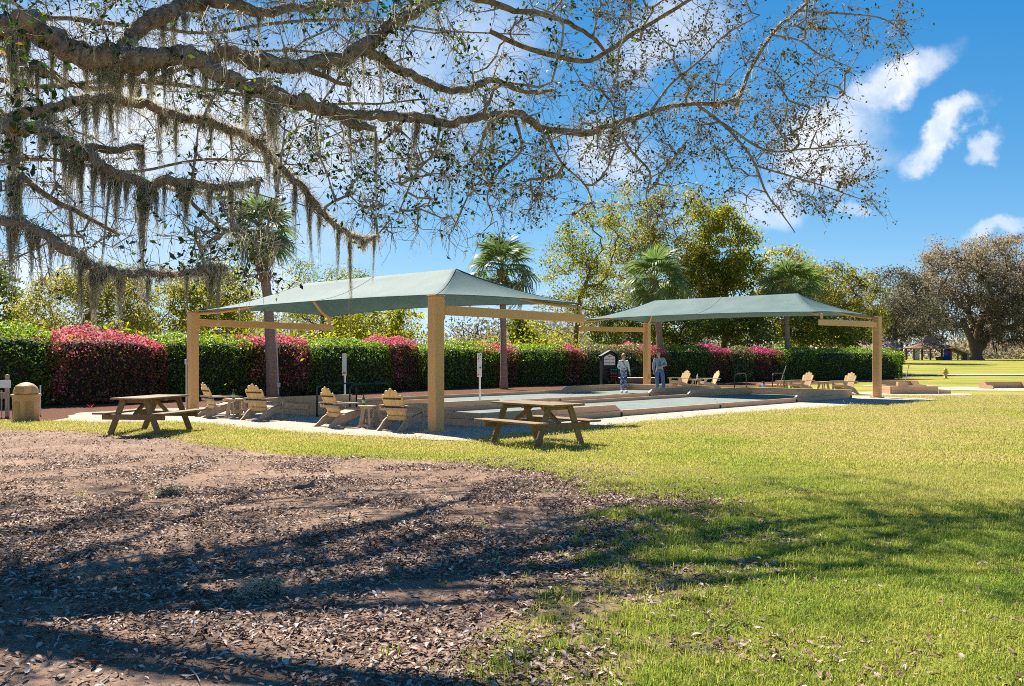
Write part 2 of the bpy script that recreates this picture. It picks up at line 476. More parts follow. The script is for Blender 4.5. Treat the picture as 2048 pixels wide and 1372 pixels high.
def canopy_mat():
    m, N, L, b, o = nodes('shade_cloth')
    tc = N.new('ShaderNodeTexCoord'); n = N.new('ShaderNodeTexNoise'); n.inputs['Scale'].default_value = 1.3; n.inputs['Detail'].default_value = 5
    L.new(tc.outputs['Object'], n.inputs['Vector'])
    n2 = N.new('ShaderNodeTexNoise'); n2.inputs['Scale'].default_value = 60; n2.inputs['Detail'].default_value = 2
    mp = N.new('ShaderNodeMapping'); mp.inputs['Scale'].default_value = (1, .3, 1); L.new(tc.outputs['Object'], mp.inputs[0]); L.new(mp.outputs[0], n2.inputs['Vector'])
    r = ramp(N, [(.3, (.098, .158, .152)), (.7, (.138, .208, .195))]); L.new(n.outputs[0], r.inputs[0])
    hs = N.new('ShaderNodeHueSaturation'); mr = N.new('ShaderNodeMapRange'); mr.inputs['From Min'].default_value = .3; mr.inputs['From Max'].default_value = .7
    mr.inputs['To Min'].default_value = .72; mr.inputs['To Max'].default_value = 1.3; L.new(n2.outputs[0], mr.inputs[0]); L.new(mr.outputs[0], hs.inputs['Value']); L.new(r.outputs[0], hs.inputs['Color'])
    L.new(hs.outputs[0], b.inputs['Base Color']); b.inputs['Roughness'].default_value = .7; b.inputs['Specular IOR Level'].default_value = .16
    b.inputs['Sheen Weight'].default_value = 0; b.inputs['Sheen Roughness'].default_value = .4
    t = N.new('ShaderNodeBsdfTranslucent'); t.inputs['Color'].default_value = (.04, .10, .095, 1)
    mx = N.new('ShaderNodeMixShader'); mx.inputs[0].default_value = .12
    bp = N.new('ShaderNodeBump'); bp.inputs['Strength'].default_value = .35; bp.inputs['Distance'].default_value = .01; L.new(n2.outputs[0], bp.inputs['Height']); L.new(bp.outputs[0], b.inputs['Normal'])
    L.new(b.outputs[0], mx.inputs[1]); L.new(t.outputs[0], mx.inputs[2]); L.new(mx.outputs[0], o.inputs[0])
    return m


M['canopy'] = canopy_mat()


def ground_mat():
    m, N, L, b, o = nodes('lawn_ground')
    g = N.new('ShaderNodeNewGeometry'); pos = g.outputs['Position']

    def noise(s, d=5, ro=.6):
        n = N.new('ShaderNodeTexNoise'); n.inputs['Scale'].default_value = s; n.inputs['Detail'].default_value = d; n.inputs['Roughness'].default_value = ro
        L.new(pos, n.inputs['Vector']); return n.outputs[0]
    # lawn
    r1 = ramp(N, [(.36, (.20, .22, .035)), (.5, (.30, .275, .05)), (.66, (.40, .325, .095))]); L.new(noise(.16, 6, .68), r1.inputs[0])
    r1b = ramp(N, [(.3, (.45, .5, .4)), (.5, (.95, 1, .9)), (.7, (1.35, 1.3, 1.2))]); L.new(noise(9, 8, .75), r1b.inputs[0])
    m1 = N.new('ShaderNodeMix'); m1.data_type = 'RGBA'; m1.blend_type = 'MULTIPLY'; m1.inputs[0].default_value = .8; L.new(r1.outputs[0], m1.inputs[6]); L.new(r1b.outputs[0], m1.inputs[7])
    # bare earth
    r2 = ramp(N, [(.3, (.18, .115, .08)), (.52, (.31, .205, .145)), (.72, (.45, .315, .225))]); L.new(noise(.9, 8, .7), r2.inputs[0])
    r2b = ramp(N, [(.28, (.35, .33, .33)), (.5, (.95, .95, .95)), (.72, (1.5, 1.45, 1.4))]); L.new(noise(38, 6, .75), r2b.inputs[0])
    m2 = N.new('ShaderNodeMix'); m2.data_type = 'RGBA'; m2.blend_type = 'MULTIPLY'; m2.inputs[0].default_value = .85; L.new(r2.outputs[0], m2.inputs[6]); L.new(r2b.outputs[0], m2.inputs[7])
    a = N.new('ShaderNodeAttribute'); a.attribute_name = 'dirt'
    mx = N.new('ShaderNodeMix'); mx.data_type = 'RGBA'; L.new(a.outputs['Fac'], mx.inputs[0]); L.new(m1.outputs[2], mx.inputs[6]); L.new(m2.outputs[2], mx.inputs[7])
    L.new(mx.outputs[2], b.inputs['Base Color']); b.inputs['Roughness'].default_value = .95; b.inputs['Specular IOR Level'].default_value = .1
    bp = N.new('ShaderNodeBump'); bp.inputs['Strength'].default_value = .8; bp.inputs['Distance'].default_value = .04; L.new(noise(14, 9, .75), bp.inputs['Height']); L.new(bp.outputs[0], b.inputs['Normal'])
    return m


M['ground'] = ground_mat()
M['gravel'] = surf('shell_gravel', (.38, .315, .25), (.55, .475, .39), 5, .95, bump=.8, bscale=70, fine=.22, spec=.1, detail=9, bdist=.02)
M['mulch'] = surf('pine_mulch', (.075, .03, .016), (.21, .095, .05), 14, .95, bump=.9, bscale=50, fine=.3, spec=.1, detail=9, bdist=.04)
M['path'] = surf('path_concrete', (.40, .35, .28), (.5, .45, .37), 3, .9, bump=.2, fine=.1)
M['grass'] = None
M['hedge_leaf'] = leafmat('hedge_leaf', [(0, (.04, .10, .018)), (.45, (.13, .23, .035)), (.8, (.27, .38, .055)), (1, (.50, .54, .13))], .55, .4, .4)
M['hedge_leaf_grey'] = leafmat('hedge_leaf_dull', [(0, (.05, .075, .02)), (.45, (.14, .17, .05)), (.8, (.26, .28, .09)), (1, (.42, .42, .18))], .4, .45, .4)
M['azalea_flower'] = leafmat('azalea_flower', [(0, (.40, .055, .075)), (.5, (.68, .18, .22)), (1, (.86, .42, .46))], .4, .6, .2)
M['azalea_magenta'] = leafmat('azalea_flower_magenta', [(0, (.26, .02, .07)), (.5, (.56, .08, .20)), (1, (.78, .25, .38))], .4, .6, .2)
M['azalea_leaf'] = leafmat('azalea_leaf', [(0, (.08, .03, .018)), (.4, (.19, .07, .04)), (.62, (.32, .11, .06)), (.7, (.10, .15, .03)), (1, (.20, .27, .05))], .4, .5, .3)


# ================================================================== SETTING
# ---- dirt field of the oak's bare, leaf-strewn ground
DIRT = [gr(x, y) for x, y in [(-500, 850), (0, 857), (200, 864), (330, 873), (420, 889), (560, 906), (800, 916), (1000, 926), (1110, 944), (1210, 965), (1290, 990),
                              (1330, 1020), (1290, 1060), (1250, 1100), (1200, 1150), (1150, 1200), (1110, 1260), (1070, 1320), (1030, 1400)]] + [(-.2, 2.5), (-2, -6), (-16, -6), (-20, 14)]


def sdf(poly, x, y):
    x = np.asarray(x, float); y = np.asarray(y, float)
    d = np.full(x.shape, 1e9); ins = np.zeros(x.shape, bool); n = len(poly)
    for i in range(n):
        ax, ay = poly[i]; bx, by = poly[(i + 1) % n]
        ex, ey = bx - ax, by - ay
        t = np.clip(((x - ax) * ex + (y - ay) * ey) / (ex * ex + ey * ey), 0, 1)
        d = np.minimum(d, np.hypot(x - ax - t * ex, y - ay - t * ey))
        with np.errstate(divide='ignore', invalid='ignore'):
            c = ((ay > y) != (by > y)) & (x < (bx - ax) * (y - ay) / (by - ay) + ax)
        ins ^= c
    return np.where(ins, -d, d)


def dirt_w(x, y):
    s = sdf(DIRT, x, y)
    fuzz = .25 + .9 * sstep(-1.5, 2, np.asarray(x, float)) * sstep(13, 9, np.asarray(y, float))
    n = (fbm(np.asarray(x) * 1.1, np.asarray(y) * 1.1) - .5) * 3.2 + (fbm(np.asarray(x) * 5, np.asarray(y) * 5, 2) - .5) * 1.2
    return np.clip(.5 - (s + n * fuzz * .9) / (2 * fuzz), 0, 1)


def axis_steps(lo, hi, near_lo, near_hi, fine, grow):
    a = list(np.arange(near_lo, near_hi + 1e-6, fine)); s = fine
    while a[-1] < hi: s *= grow; a.append(a[-1] + s)
    s = fine
    while a[0] > lo: s *= grow; a.insert(0, a[0] - s)
    return np.array(a)


xs = axis_steps(-900, 900, -12, 9, .16, 1.12); ys = axis_steps(-300, 1500, 3, 19, .14, 1.1)
GX, GY = np.meshgrid(xs, ys); nx, ny = len(xs), len(ys)
DW = dirt_w(GX, GY)
near = sstep(25, 15, GY) * sstep(14, 9, np.abs(GX))
GZ = gz(GX, GY) + (fbm(GX * .55, GY * .55, 3) - .5) * .05 * near * sstep(-.5, -2, sdf(DIRT, GX, GY)) + (fbm(GX * 2.5, GY * 2.5, 2) - .5) * .025 * near - .006 * near
V = np.stack([GX, GY, GZ], -1).reshape(-1, 3)
i = np.arange(ny - 1)[:, None] * nx + np.arange(nx - 1)[None, :]
F = np.stack([i, i + 1, i + nx + 1, i + nx], -1).reshape(-1, 4)
gm = npmesh('ground', V, F, M['ground'], smooth=True)
da = gm.attributes.new('dirt', 'FLOAT', 'POINT'); da.data.foreach_set('value', DW.ravel().astype(np.float32))
tag(link('ground', gm), 'broad park lawn with bare leaf strewn earth under the oak', 'ground', kind='structure')


def ground_z(x, y):
    ix = np.clip(np.searchsorted(xs, x) - 1, 0, nx - 2); iy = np.clip(np.searchsorted(ys, y) - 1, 0, ny - 2)
    fx = (x - xs[ix]) / (xs[ix + 1] - xs[ix]); fy = (y - ys[iy]) / (ys[iy + 1] - ys[iy])
    return (GZ[iy, ix] * (1 - fx) + GZ[iy, ix + 1] * fx) * (1 - fy) + (GZ[iy + 1, ix] * (1 - fx) + GZ[iy + 1, ix + 1] * fx) * fy


def sheet(name, poly, z, mat, jit=.08, step=.35, label=None, cat=None, follow=False, kind='structure'):
    pts = []
    n = len(poly)
    for k in range(n):
        a = Vector((*poly[k], 0)); b = Vector((*poly[(k + 1) % n], 0)); L_ = (b - a).length; m_ = max(1, int(L_ / step))
        nn = Vector((b.y - a.y, a.x - b.x, 0)).normalized()
        for j in range(m_):
            p = a.lerp(b, j / m_); o = (float(fbm(p.x * 1.7, p.y * 1.7)) - .5) * jit * 4
            pts.append(p + nn * o)
    bm = bmesh.new()
    vs = [bm.verts.new((p.x, p.y, z + (float(gz(p.x, p.y)) if follow else 0))) for p in pts]
    bm.faces.new(vs); bmesh.ops.triangulate(bm, faces=bm.faces[:])
    bmesh.ops.recalc_face_normals(bm, faces=bm.faces[:])
    if sum(f.normal.z for f in bm.faces) < 0: bmesh.ops.reverse_faces(bm, faces=bm.faces[:])
    me = bpy.data.meshes.new(name); bm.to_mesh(me); bm.free()
    return tag(link(name, me, None, mat), label, cat, kind=kind)


HEDGE = [(-30, 12.5), (-22.5, 20.5), (-15.6, 27.9), (-13.6, 29.6), (-11.7, 33.0), (-8.5, 36.0), (-6.7, 38.6), (-4.4, 42.0), (-1.8, 45.0), (2, 48.7), (6.5, 51.8), (11.1, 54.4), (19, 58.6), (27.0, 62.4)]
GRAVEL = [gr(385, 846), gr(500, 858), gr(650, 869), gr(800, 877), gr(945, 884), gr(985, 873)] + [tuple(Lw(u, v)[:2]) for u, v in [(2, -1.6), (9, -1.35), (15, -1.9), (21, -3.0), (22.3, -2.2), (22.8, 0), (23, 5), (25.8, 7.5), (26.2, 11), (22, 11.6), (12, 11.3), (3, 11.3), (-.2, 12.2), (-2.6, 12.0)]] + [gr(110, 843), gr(200, 846), gr(280, 846)]
MULCH = [(HEDGE[0][0] + 3, HEDGE[0][1] - 3), (-16, 22.2)] + [gr(100, 844), gr(185, 841)] + [tuple(Lw(u, v)[:2]) for u, v in [(-2.5, 11.7), (3, 11.0), (12, 11.0), (22, 11.3), (26.5, 12.2), (28, 9.5), (36, 8.5), (44, 8.6), (51.5, 7.6), (52, 12), (45, 17)]] + [(h[0] - 2, h[1] + 2.5) for h in HEDGE[-3::-1]]
sheet('mulch_bed', MULCH, .008, M['mulch'], .12, label='dark red brown pine straw mulch bed below the hedge', cat='mulch')
sheet('gravel_pad', GRAVEL, .014, M['gravel'], .1, label='pale crushed shell pad round the bocce courts', cat='gravel')
sheet('path', [(26, 70.5), (60, 72.5), (140, 74), (140, 76.5), (60, 75.5), (24, 73.5)], .06, M['path'], .02, label='narrow concrete path crossing the far lawn', cat='path', follow=True)
for k, (px, py, w) in enumerate([(1820, 788, 1.9), (1800, 772, 1.5), (1960, 778, 2.2)]):
    c = gr(px, py)
    sheet('sand_patch', [(c[0] + w * 1.25 * math.cos(t), c[1] + w * 1.2 * math.sin(t)) for t in np.linspace(0, 2 * math.pi, 14)[:-1]], .013, M['gravel'], .15,
          label=['pale sand around the game pit box beside the right canopy post', 'pale sand around the pit wall near the hedge end', 'pale sand in front of the pit wall at the right edge'][k], cat='sand')

# ================================================================== BOCCE COURTS
def plank(name, mb_c, d, parent, mat, rot=None):
    return MB().box(mb_c, d, rot, .008).build(name, mat, parent)


def court(u0, u1, v0, W, label, z_l, z_r):
    """boards of 0.15 m; tall ends two boards high, low middle one board"""
    L_ = u1 - u0
    t = empty('bocce_court', Lw(u0, v0), ANG, label, 'bocce court', 'bocce courts')
    MB().box((L_ / 2, W / 2, .028), (L_ - .1, W - .1, .05), bev=.002).build('turf', M['turf'], t)
    th = .07
    for side, y in (('near', -th / 2), ('far', W + th / 2)):
        e0, e1 = z_l, L_ - z_r
        cuts = [0, e0 * .52, e0, e0 + (e1 - e0) * .36, e0 + (e1 - e0) * .7, e1, e1 + (L_ - e1) * .5, L_]
        for a, b in zip(cuts[:-1], cuts[1:]):
            MB().box(((a + b) / 2, y, .088), (b - a - .008, th, .150), bev=.008).build('board', M['board'], t)
        for a, b, s in ((0, e0, 1), (e1, L_, -1)):
            sl = .26
            for (p, q) in ((a, (a + b) / 2), ((a + b) / 2, b)):
                p += .004; q -= .004
                if (s > 0 and q > b - .1): poly = [(p, .168), (q, .168), (q - sl, .318), (p, .318)]
                elif (s < 0 and p < a + .1): poly = [(p, .168), (q, .168), (q, .318), (p + sl, .318)]
                else: poly = [(p, .168), (q, .168), (q, .318), (p, .318)]
                MB().prism(poly, y - th / 2 + .003, y + th / 2 - .003).build('board', M['board'], t)
            x = e0 - sl / 2 if s > 0 else e1 + sl / 2
            if s < 0:
                rot = Matrix.Rotation(-math.atan2(.15, sl), 3, 'Y')
                pl = MB().box((x - .012, y, .25), (.25, th - .008, .008), rot, .002).build('distance_plaque', M['white'], t)
                pl['label'] = 'small white plaque on the slanted board end'
        for x in (e0, e0 + (e1 - e0) * .5, e1, L_ - .05):
            yy = y - th / 2 - .022 if side == 'near' else y + th / 2 + .022
            MB().box((x, yy, .06), (.05, .035, .1), bev=.004).build('stake', M['black'], t)
    for x in (-th / 2, L_ + th / 2):
        for z in (.088, .243):
            for a, b in ((-th, W * .5), (W * .5, W + th)):
                MB().box((x, (a + b) / 2, z), (th, b - a - .008, .150), bev=.008).build('board', M['board'], t)
    return t


cA = court(1.55, 20.85, .3, 4.2, 'near bocce court with long plank walls facing the lawn', 5.1, 4.4)
cB = court(1.0, 20.85, 6.2, 4.3, 'far bocce court beside the hedge where two people stand', 4.8, 4.6)
# number plate on the far court's end wall
pl = MB().box((-.085, 3.05, .2), (.012, .26, .2), bev=.003).build('number_plate', M['dark_brown'], cB); pl['label'] = 'dark plate with a white number 1'


def text_mesh(s, size, mat, ext=.002):
    c = bpy.data.curves.new('lettering', 'FONT'); c.body = s; c.size = size; c.extrude = ext; c.align_x = 'CENTER'; c.align_y = 'CENTER'
    o = bpy.data.objects.new('lettering', c); col.objects.link(o)
    dg = bpy.context.evaluated_depsgraph_get(); me = bpy.data.meshes.new_from_object(o.evaluated_get(dg))
    bpy.data.objects.remove(o); me.materials.clear(); me.materials.append(mat); return me


nb = link('number', text_mesh('1', .18, M['white']), pl); nb.location = (-.094, 3.05, .2); nb.rotation_euler = (R(90), 0, R(-90))


# hand rails between the courts
def hoop(u, v, length, h, label, grp):
    t = empty('hand_rail', Lw(u, v), ANG, label, 'hand rail', grp)
    r = .16; pts = [(0, 0, 0), (0, 0, h - r)]
    for k in range(1, 7): a = math.pi - k * math.pi / 12; pts.append((r + r * math.cos(a), 0, h - r + r * math.sin(a)))
    for k in range(0, 7): a = math.pi / 2 - k * math.pi / 12; pts.append((length - r + r * math.cos(a), 0, h - r + r * math.sin(a)))
    pts.append((length, 0, 0))
    MB().tube(pts, .022, 8).build('bent_tube', M['green_metal'], t, True)
    for x in (0, length): MB().lathe([(.05, 0), (.05, .018), (.026, .022)], 12, (x, 0, .012)).build('base_flange', M['green_metal'], t)
    return t


hoop(.95, 5.72, 1.25, .86, 'dark green bent hand rail behind the third chair', 'hand rails between the courts')
hoop(1.35, 4.85, 1.3, .86, 'dark green bent hand rail behind the second side table', 'hand rails between the courts')
hoop(20.6, 6.9 - 1.9, .95, .86, 'green hand rail in front of the slatted chair at the far end', 'hand rails at the far end')
hoop(21.9, 4.0, 1.0, .86, 'pale green hand rail alone at the far end before the dark azalea', 'hand rails at the far end')


def scoreboard(u, v, label, balls):
    t = empty('score_post', Lw(u, v, .0), R(-20), label, 'score post', 'white score posts')
    MB().box((0, .0, .6), (.05, .05, 1.2), bev=.006).build('post', M['white'], t)
    b = MB().box((0, -.035, 1.3), (.15, .025, .72), bev=.01).build('score_board', M['white'], t)
    for sx in (-.035, .035):
        for k in range(11):
            MB().lathe([(.011, 0), (.011, .004)], 8).build('peg_hole', M['grey_plastic'], b).matrix_local = Matrix.Translation((sx, -.0495, 1.0 + k * .06)) @ Matrix.Rotation(R(90), 4, 'X')
    for (x, z, m) in balls:
        MB().ball((x, -.065, z), .028, 7).build('score_marker', m, t, True)
    return t


scoreboard(5.36, 10.62, 'white score post with a red marker before the green hedge', [(-.035, 1.02, M['red']), (.035, 1.02, M['red'])])
scoreboard(7.14, 6.05, 'white score post with two red markers right of the canopy post', [(-.04, 1.0, M['red']), (-.04, 1.5, M['red']), (.04, 1.22, M['green_ball']), (.03, 1.62, M['green_ball'])])


# ================================================================== SHADE CANOPIES
def canopy(u_post, sgn, dz, label, vlen=10.55, vo=0.0):
    """posts on one side, cantilever arms towards sgn*u, hipped cloth above"""
    t = empty('shade_canopy', Lw(u_post, vo), ANG, label, 'shade canopy', 'shade canopies over the court ends')
    A = 4.8; zt = 2.84 + dz; za = 2.55 + dz
    for v in (0, vlen):
        p = MB().box((0, v, zt / 2), (.26, .26, zt), bev=.02).build('post', M['post_paint'], t)
        MB().box((0, v, zt + .006), (.28, .28, .016), bev=.005).build('post_cap', M['post_paint'], p)
        bp_ = MB().box((0, v, .022), (.40, .40, .025), bev=.004).build('base_plate', M['post_paint'], p)
        for bx2 in (-.165, .165):
            for by2 in (-.165, .165): MB().lathe([(.022, .034), (.022, .055), (.012, .056), (.012, .075)], 8, (bx2, v + by2, 0)).build('anchor_bolt', M['steel'], p)
        MB().beam((sgn * .165, v, za), (sgn * A, v, za - .04), .13, .2, .012).build('arm', M['post_paint'], t)
        pl = MB().box((sgn * .145, v, za + .01), (.025, .22, .42), bev=.004).build('arm_plate', M['post_paint'], t)
        for bz in (-.15, .17):
            for by in (-.08, .08):
                MB().lathe([(.02, 0), (.02, .02)], 6).build('bolt', M['steel'], pl).matrix_local = Matrix.Translation((sgn * .158, v + by, za + bz)) @ Matrix.Rotation(R(90) * sgn, 4, 'Y')
        MB().beam((sgn * (A - .12), v, za + .04), (sgn * (A - .12), v, zt - .02), .07, .07, .008).build('arm_upright', M['post_paint'], t)
    zc = zt + .03; zr = 3.70 + dz; vr0, vr1 = 2.0, vlen - 2.1; um = sgn * A / 2
    # hip rafters and ridge tube below the cloth
    for (cu, cv, rv) in ((.1, .12, vr0), (A - .12, .12, vr0), (.1, vlen - .12, vr1), (A - .12, vlen - .12, vr1)):
        a = Vector((sgn * cu, cv, zc - .07)); b = Vector((um, rv, zr - .1)); mid = a.lerp(b, .5) - Vector((0, 0, .34))
        pts = [a.lerp(mid, s).lerp(mid.lerp(b, s), s) for s in np.linspace(0, 1, 7)]
        MB().tube(pts, .042, 8).build('hip_rafter', M['post_paint'], t, True)
    MB().tube([(um, vr0, zr - .1), (um, vr1, zr - .1)], .042, 8).build('ridge_tube', M['post_paint'], t, True)
    # cloth
    mb = MB(); ns = 12; nt_ = 40
    C = [Vector((sgn * .05, .05, zc)), Vector((sgn * (A - .02), .05, zc)), Vector((sgn * (A - .02), vlen - .05, zc)), Vector((sgn * .05, vlen - .05, zc))]
    r0 = Vector((um, vr0, zr)); r1 = Vector((um, vr1, zr)); cen = Vector((um, vlen / 2, zc))

    def panel(a, b, ra, rb, n, bow):
        vs = []
        for j in range(n + 1):
            s = j / n; e = a.lerp(b, s); q = ra.lerp(rb, s)
            inw = (cen - (a + b) / 2); inw.z = 0; inw.normalize()
            w = 4 * s * (1 - s)
            e2 = e + inw * bow * w + Vector((0, 0, bow * .22 * w))
            for k in range(ns + 1):
                h = k / ns; p = e2.lerp(q, h); p.z -= 4 * h * (1 - h) * (.10 + .03 * w)
                vs.append(p)
        fs = [(j * (ns + 1) + k, (j + 1) * (ns + 1) + k, (j + 1) * (ns + 1) + k + 1, j * (ns + 1) + k + 1) for j in range(n) for k in range(ns)]
        mb.add(vs, fs)
    panel(C[0], C[1], r0, r0, nt_ // 2, .32); panel(C[1], C[2], r0, r1, nt_, .42)
    panel(C[2], C[3], r1, r1, nt_ // 2, .32); panel(C[3], C[0], r1, r0, nt_, .42)
    def surf_pt(a, b, ra, rb, s_, h, bow):
        e = a.lerp(b, s_); q_ = ra.lerp(rb, s_); inw = (cen - (a + b) / 2); inw.z = 0; inw.normalize(); w = 4 * s_ * (1 - s_)
        p = (e + inw * bow * w + Vector((0, 0, bow * .22 * w))).lerp(q_, h); p.z -= 4 * h * (1 - h) * (.10 + .03 * w); return p + Vector((0, 0, .004))
    for (a, b, ra, rb) in ((C[1], C[2], r0, r1), (C[3], C[0], r1, r0)):
        for s_ in (.5,):
            MB().tube([surf_pt(a, b, ra, rb, s_, h, .42) for h in np.linspace(0, 1, 14)], .004, 5).build('seam', M['canopy'], t, True)
    for a, rr_ in ((C[0], r0), (C[1], r0), (C[2], r1), (C[3], r1)):
        MB().tube([surf_pt(a, a, rr_, rr_, 0, h, 0) for h in np.linspace(0, 1, 14)], .005, 5).build('seam', M['canopy'], t, True)
    me = mb.mesh('cloth', M['canopy'], True)
    bm = bmesh.new(); bm.from_mesh(me); bmesh.ops.remove_doubles(bm, verts=bm.verts[:], dist=.002); bmesh.ops.recalc_face_normals(bm, faces=bm.faces[:]); bm.to_mesh(me); bm.free()
    o = link('cloth', me, t)
    # stitched hem along the eave
    for (a, b, bow) in ((C[0], C[1], .32), (C[1], C[2], .42), (C[2], C[3], .32), (C[3], C[0], .42)):
        inw = (cen - (a + b) / 2); inw.z = 0; inw.normalize()
        pts = [a.lerp(b, s) + (inw * bow + Vector((0, 0, bow * .22))) * 4 * s * (1 - s) for s in np.linspace(0, 1, 30)]
        MB().tube(pts, .012, 6).build('hem', M['canopy'], t, True)
    return t


shA = canopy(0, 1, 0, 'front shade canopy with its tan posts beside the wooden chairs')
shB = canopy(21.8, -1, .22, 'rear shade canopy over the far end of the courts', vo=-.35)
# conduit and switch on the far left post of the front canopy
MB().tube([(-.155, 10.63, .0), (-.155, 10.63, 1.35)], .022, 8).build('conduit', M['grey_plastic'], shA)
MB().box((-.16, 10.63, 1.42), (.06, .1, .14), bev=.01).build('switch_box', M['grey_plastic'], shA)
MB().box((-.02, 10.4 + .0, .62), (.0601, .16, .22), bev=.01).build('switch_box', M['yellow'], shB)


# ================================================================== ADIRONDACK CHAIRS
def chair_proto():
    t = empty('adirondack_chair')
    W = M['chair_wood']; G = M['grey_wood']
    st = [(.43, .37), (.43, .26), (.10, .155), (-.14, .085), (-.38, .0), (-.54, .0), (-.40, .10), (-.30, .20), (-.20, .26), (-.02, .285)]
    for s in (-1, 1):
        MB().prism(st, s * .27 - .018, s * .27 + .018).build('side_rail', G, t)
        MB().box((.385, s * .308, .255), (.10, .036, .51), bev=.006).build('front_leg', G, t)
        a = MB().slab([(-.36, s * .30 - .03), (-.36, s * .30 + .05), (.05, s * .34 + .065), (.46, s * .34 + .07), (.49, s * .34 + .03), (.49, s * .34 - .05), (.05, s * .33 - .06)][::s], .512, .54).build('armrest', G, t)
        MB().prism([(.34, .40), (.43, .40), (.43, .51), (.26, .51)], s * .335 - .01, s * .335 + .012).build('arm_bracket', G, t)
    for k in range(6):
        x = -.02 + k * .087; z = .305 + .018 * k - (.006 if k == 5 else 0)
        MB().box((x, 0, z), (.08, .575, .022), Matrix.Rotation(-R(11), 3, 'Y'), .006).build('seat_slat', G, t)
    MB().box((.44, 0, .335), (.022, .58, .09), bev=.005).build('front_apron', G, t)
    tilt = R(24)
    base = Vector((-.13, 0, .245)); up = Vector((-math.sin(tilt), 0, math.cos(tilt))); nx_ = Vector((math.cos(tilt), 0, math.sin(tilt)))
    for k in range(-2, 3):
        top = (.70, .655, .555)[abs(k)]
        w0, w1 = .092, .105
        yb, yt = k * .097, k * .112
        prof = [(yb - w0 / 2, 0), (yb + w0 / 2, 0), (yt + w1 / 2, top - .04)]
        for q in range(1, 6):
            a = math.pi * q / 6; prof.append((yt + w1 / 2 * math.cos(a), top - .04 + .05 * math.sin(a)))
        prof.append((yt - w1 / 2, top - .04))
        n = len(prof); vs = []
        for off in (-.011, .011):
            for (yy, hh) in prof: vs.append(base + up * hh + Vector((0, yy, 0)) + nx_ * off)
        fs = [tuple(range(n)), tuple(range(2 * n - 1, n - 1, -1))] + [(i_, i_ + n, (i_ + 1) % n + n, (i_ + 1) % n) for i_ in range(n)]
        MB().add(vs, fs).build('back_slat', W, t)
    for h, w, tz in ((.48, .46, .028), (.285, .62, .035)):
        c = base + up * h - nx_ * .024
        MB().box(c, (.024, w, tz), Matrix.Rotation(-tilt, 3, 'Y'), .004).build('back_batten', M['batten_shade'], t)  # batten coloured dark to stand for its own shadow
    c = base + up * .285 - nx_ * .054
    MB().box(c + Vector((0, 0, -.03)), (.03, .72, .06), Matrix.Rotation(-tilt * .3, 3, 'Y'), .005).build('rear_crossbar', G, t)
    MB().box(base + Vector((-.045, 0, .02)), (.04, .50, .10), Matrix.Rotation(-tilt, 3, 'Y'), .006).build('back_rail', W, t)
    return t


chairs = [(-7.62, 23.72, 39, 'wooden adirondack chair nearest the left canopy post'),
          (-6.18, 22.72, 64, 'wooden adirondack chair seen from behind right of the first side table'),
          (-3.86, 20.55, 44, 'wooden adirondack chair left of the second side table'),
          (-2.35, 19.5, 60, 'wooden adirondack chair touching the near canopy post'),
          (7.97, 43.1, 212, 'adirondack chair facing the court near the man in blue'),
          (9.15, 42.2, 192, 'adirondack chair seen side on behind the green hand rail'),
          (12.38, 38.9, 212, 'adirondack chair at the far end beside the slanting pole'),
          (13.75, 37.7, 212, 'adirondack chair at the far end nearest the right canopy post')]
cp = chair_proto()
for k, (x, y, a, lab) in enumerate(chairs):
    c = cp if k == 0 else copy_tree(cp)
    c.location = (x, y, .014); c.rotation_euler = (0, 0, R(a))
    tag(c, lab, 'chair', 'adirondack chairs by the courts')


# ---- side tables
def table_proto():
    t = empty('side_table'); W = M['grey_wood']
    outline = [(-.27, -.14), (-.27, .14), (-.17, .23), (.17, .23), (.27, .14), (.27, -.14), (.17, -.23), (-.17, -.23)]
    for y0, y1 in ((-.23, -.08), (-.074, .074), (.08, .23)):
        def xe(y): return .27 if abs(y) <= .14 else .27 - (abs(y) - .14) * .10 / .09
        ys_ = [y0, y1] if y0 > -.1 and y1 < .1 else ([y0, -.14, y1] if y0 < 0 else [y0, .14, y1])
        poly = [(xe(y), y) for y in ys_] + [(-xe(y), y) for y in ys_[::-1]]
        MB().slab(poly, .465, .49).build('top_plank', W, t)
    for s in (-1, 1):
        for q in (-1, 1):
            MB().beam((s * .15, q * .07, .46), (s * .19, q * .15, .05), .03, .09, .005).build('leg', W, t)
        MB().prism([(-.16, 0), (-.20, .0), (-.20, .045), (-.1, .075), (.1, .075), (.20, .045), (.20, 0), (.16, 0), (.08, .03), (-.08, .03)], s * .19 - .018, s * .19 + .018)
        ft = MB().prism([(-.24, 0), (-.24, .03), (-.1, .075), (.1, .075), (.24, .03), (.24, 0), (.14, 0), (.07, .03), (-.07, .03), (-.14, 0)], -.018, .018).build('foot', W, t)
        ft.location = (s * .2, 0, 0); ft.rotation_euler = (0, 0, R(90))
        MB().box((s * .15, 0, .445), (.04, .36, .038), bev=.004).build('top_cleat', W, t)
    MB().box((0, 0, .16), (.36, .026, .09), bev=.005).build('stretcher', M['chair_wood'], t)
    return t


tp = table_proto()
tables = [(-7.0, 23.25, 50, 'small wooden side table between the two left chairs'), (-3.1, 20.15, 52, 'small wooden side table between the two right chairs'),
          (8.6, 42.55, 30, 'small side table between the far chairs behind the near court'), (11.7, 39.6, 30, 'small side table where the slanting pole leans'),
          (13.05, 38.3, 30, 'low white topped side table between the two right far chairs')]
for k, (x, y, a, lab) in enumerate(tables):
    c = tp if k == 0 else copy_tree(tp)
    c.location = (x, y, .014); c.rotation_euler = (0, 0, R(a)); tag(c, lab, 'side table', 'small side tables by the chairs')


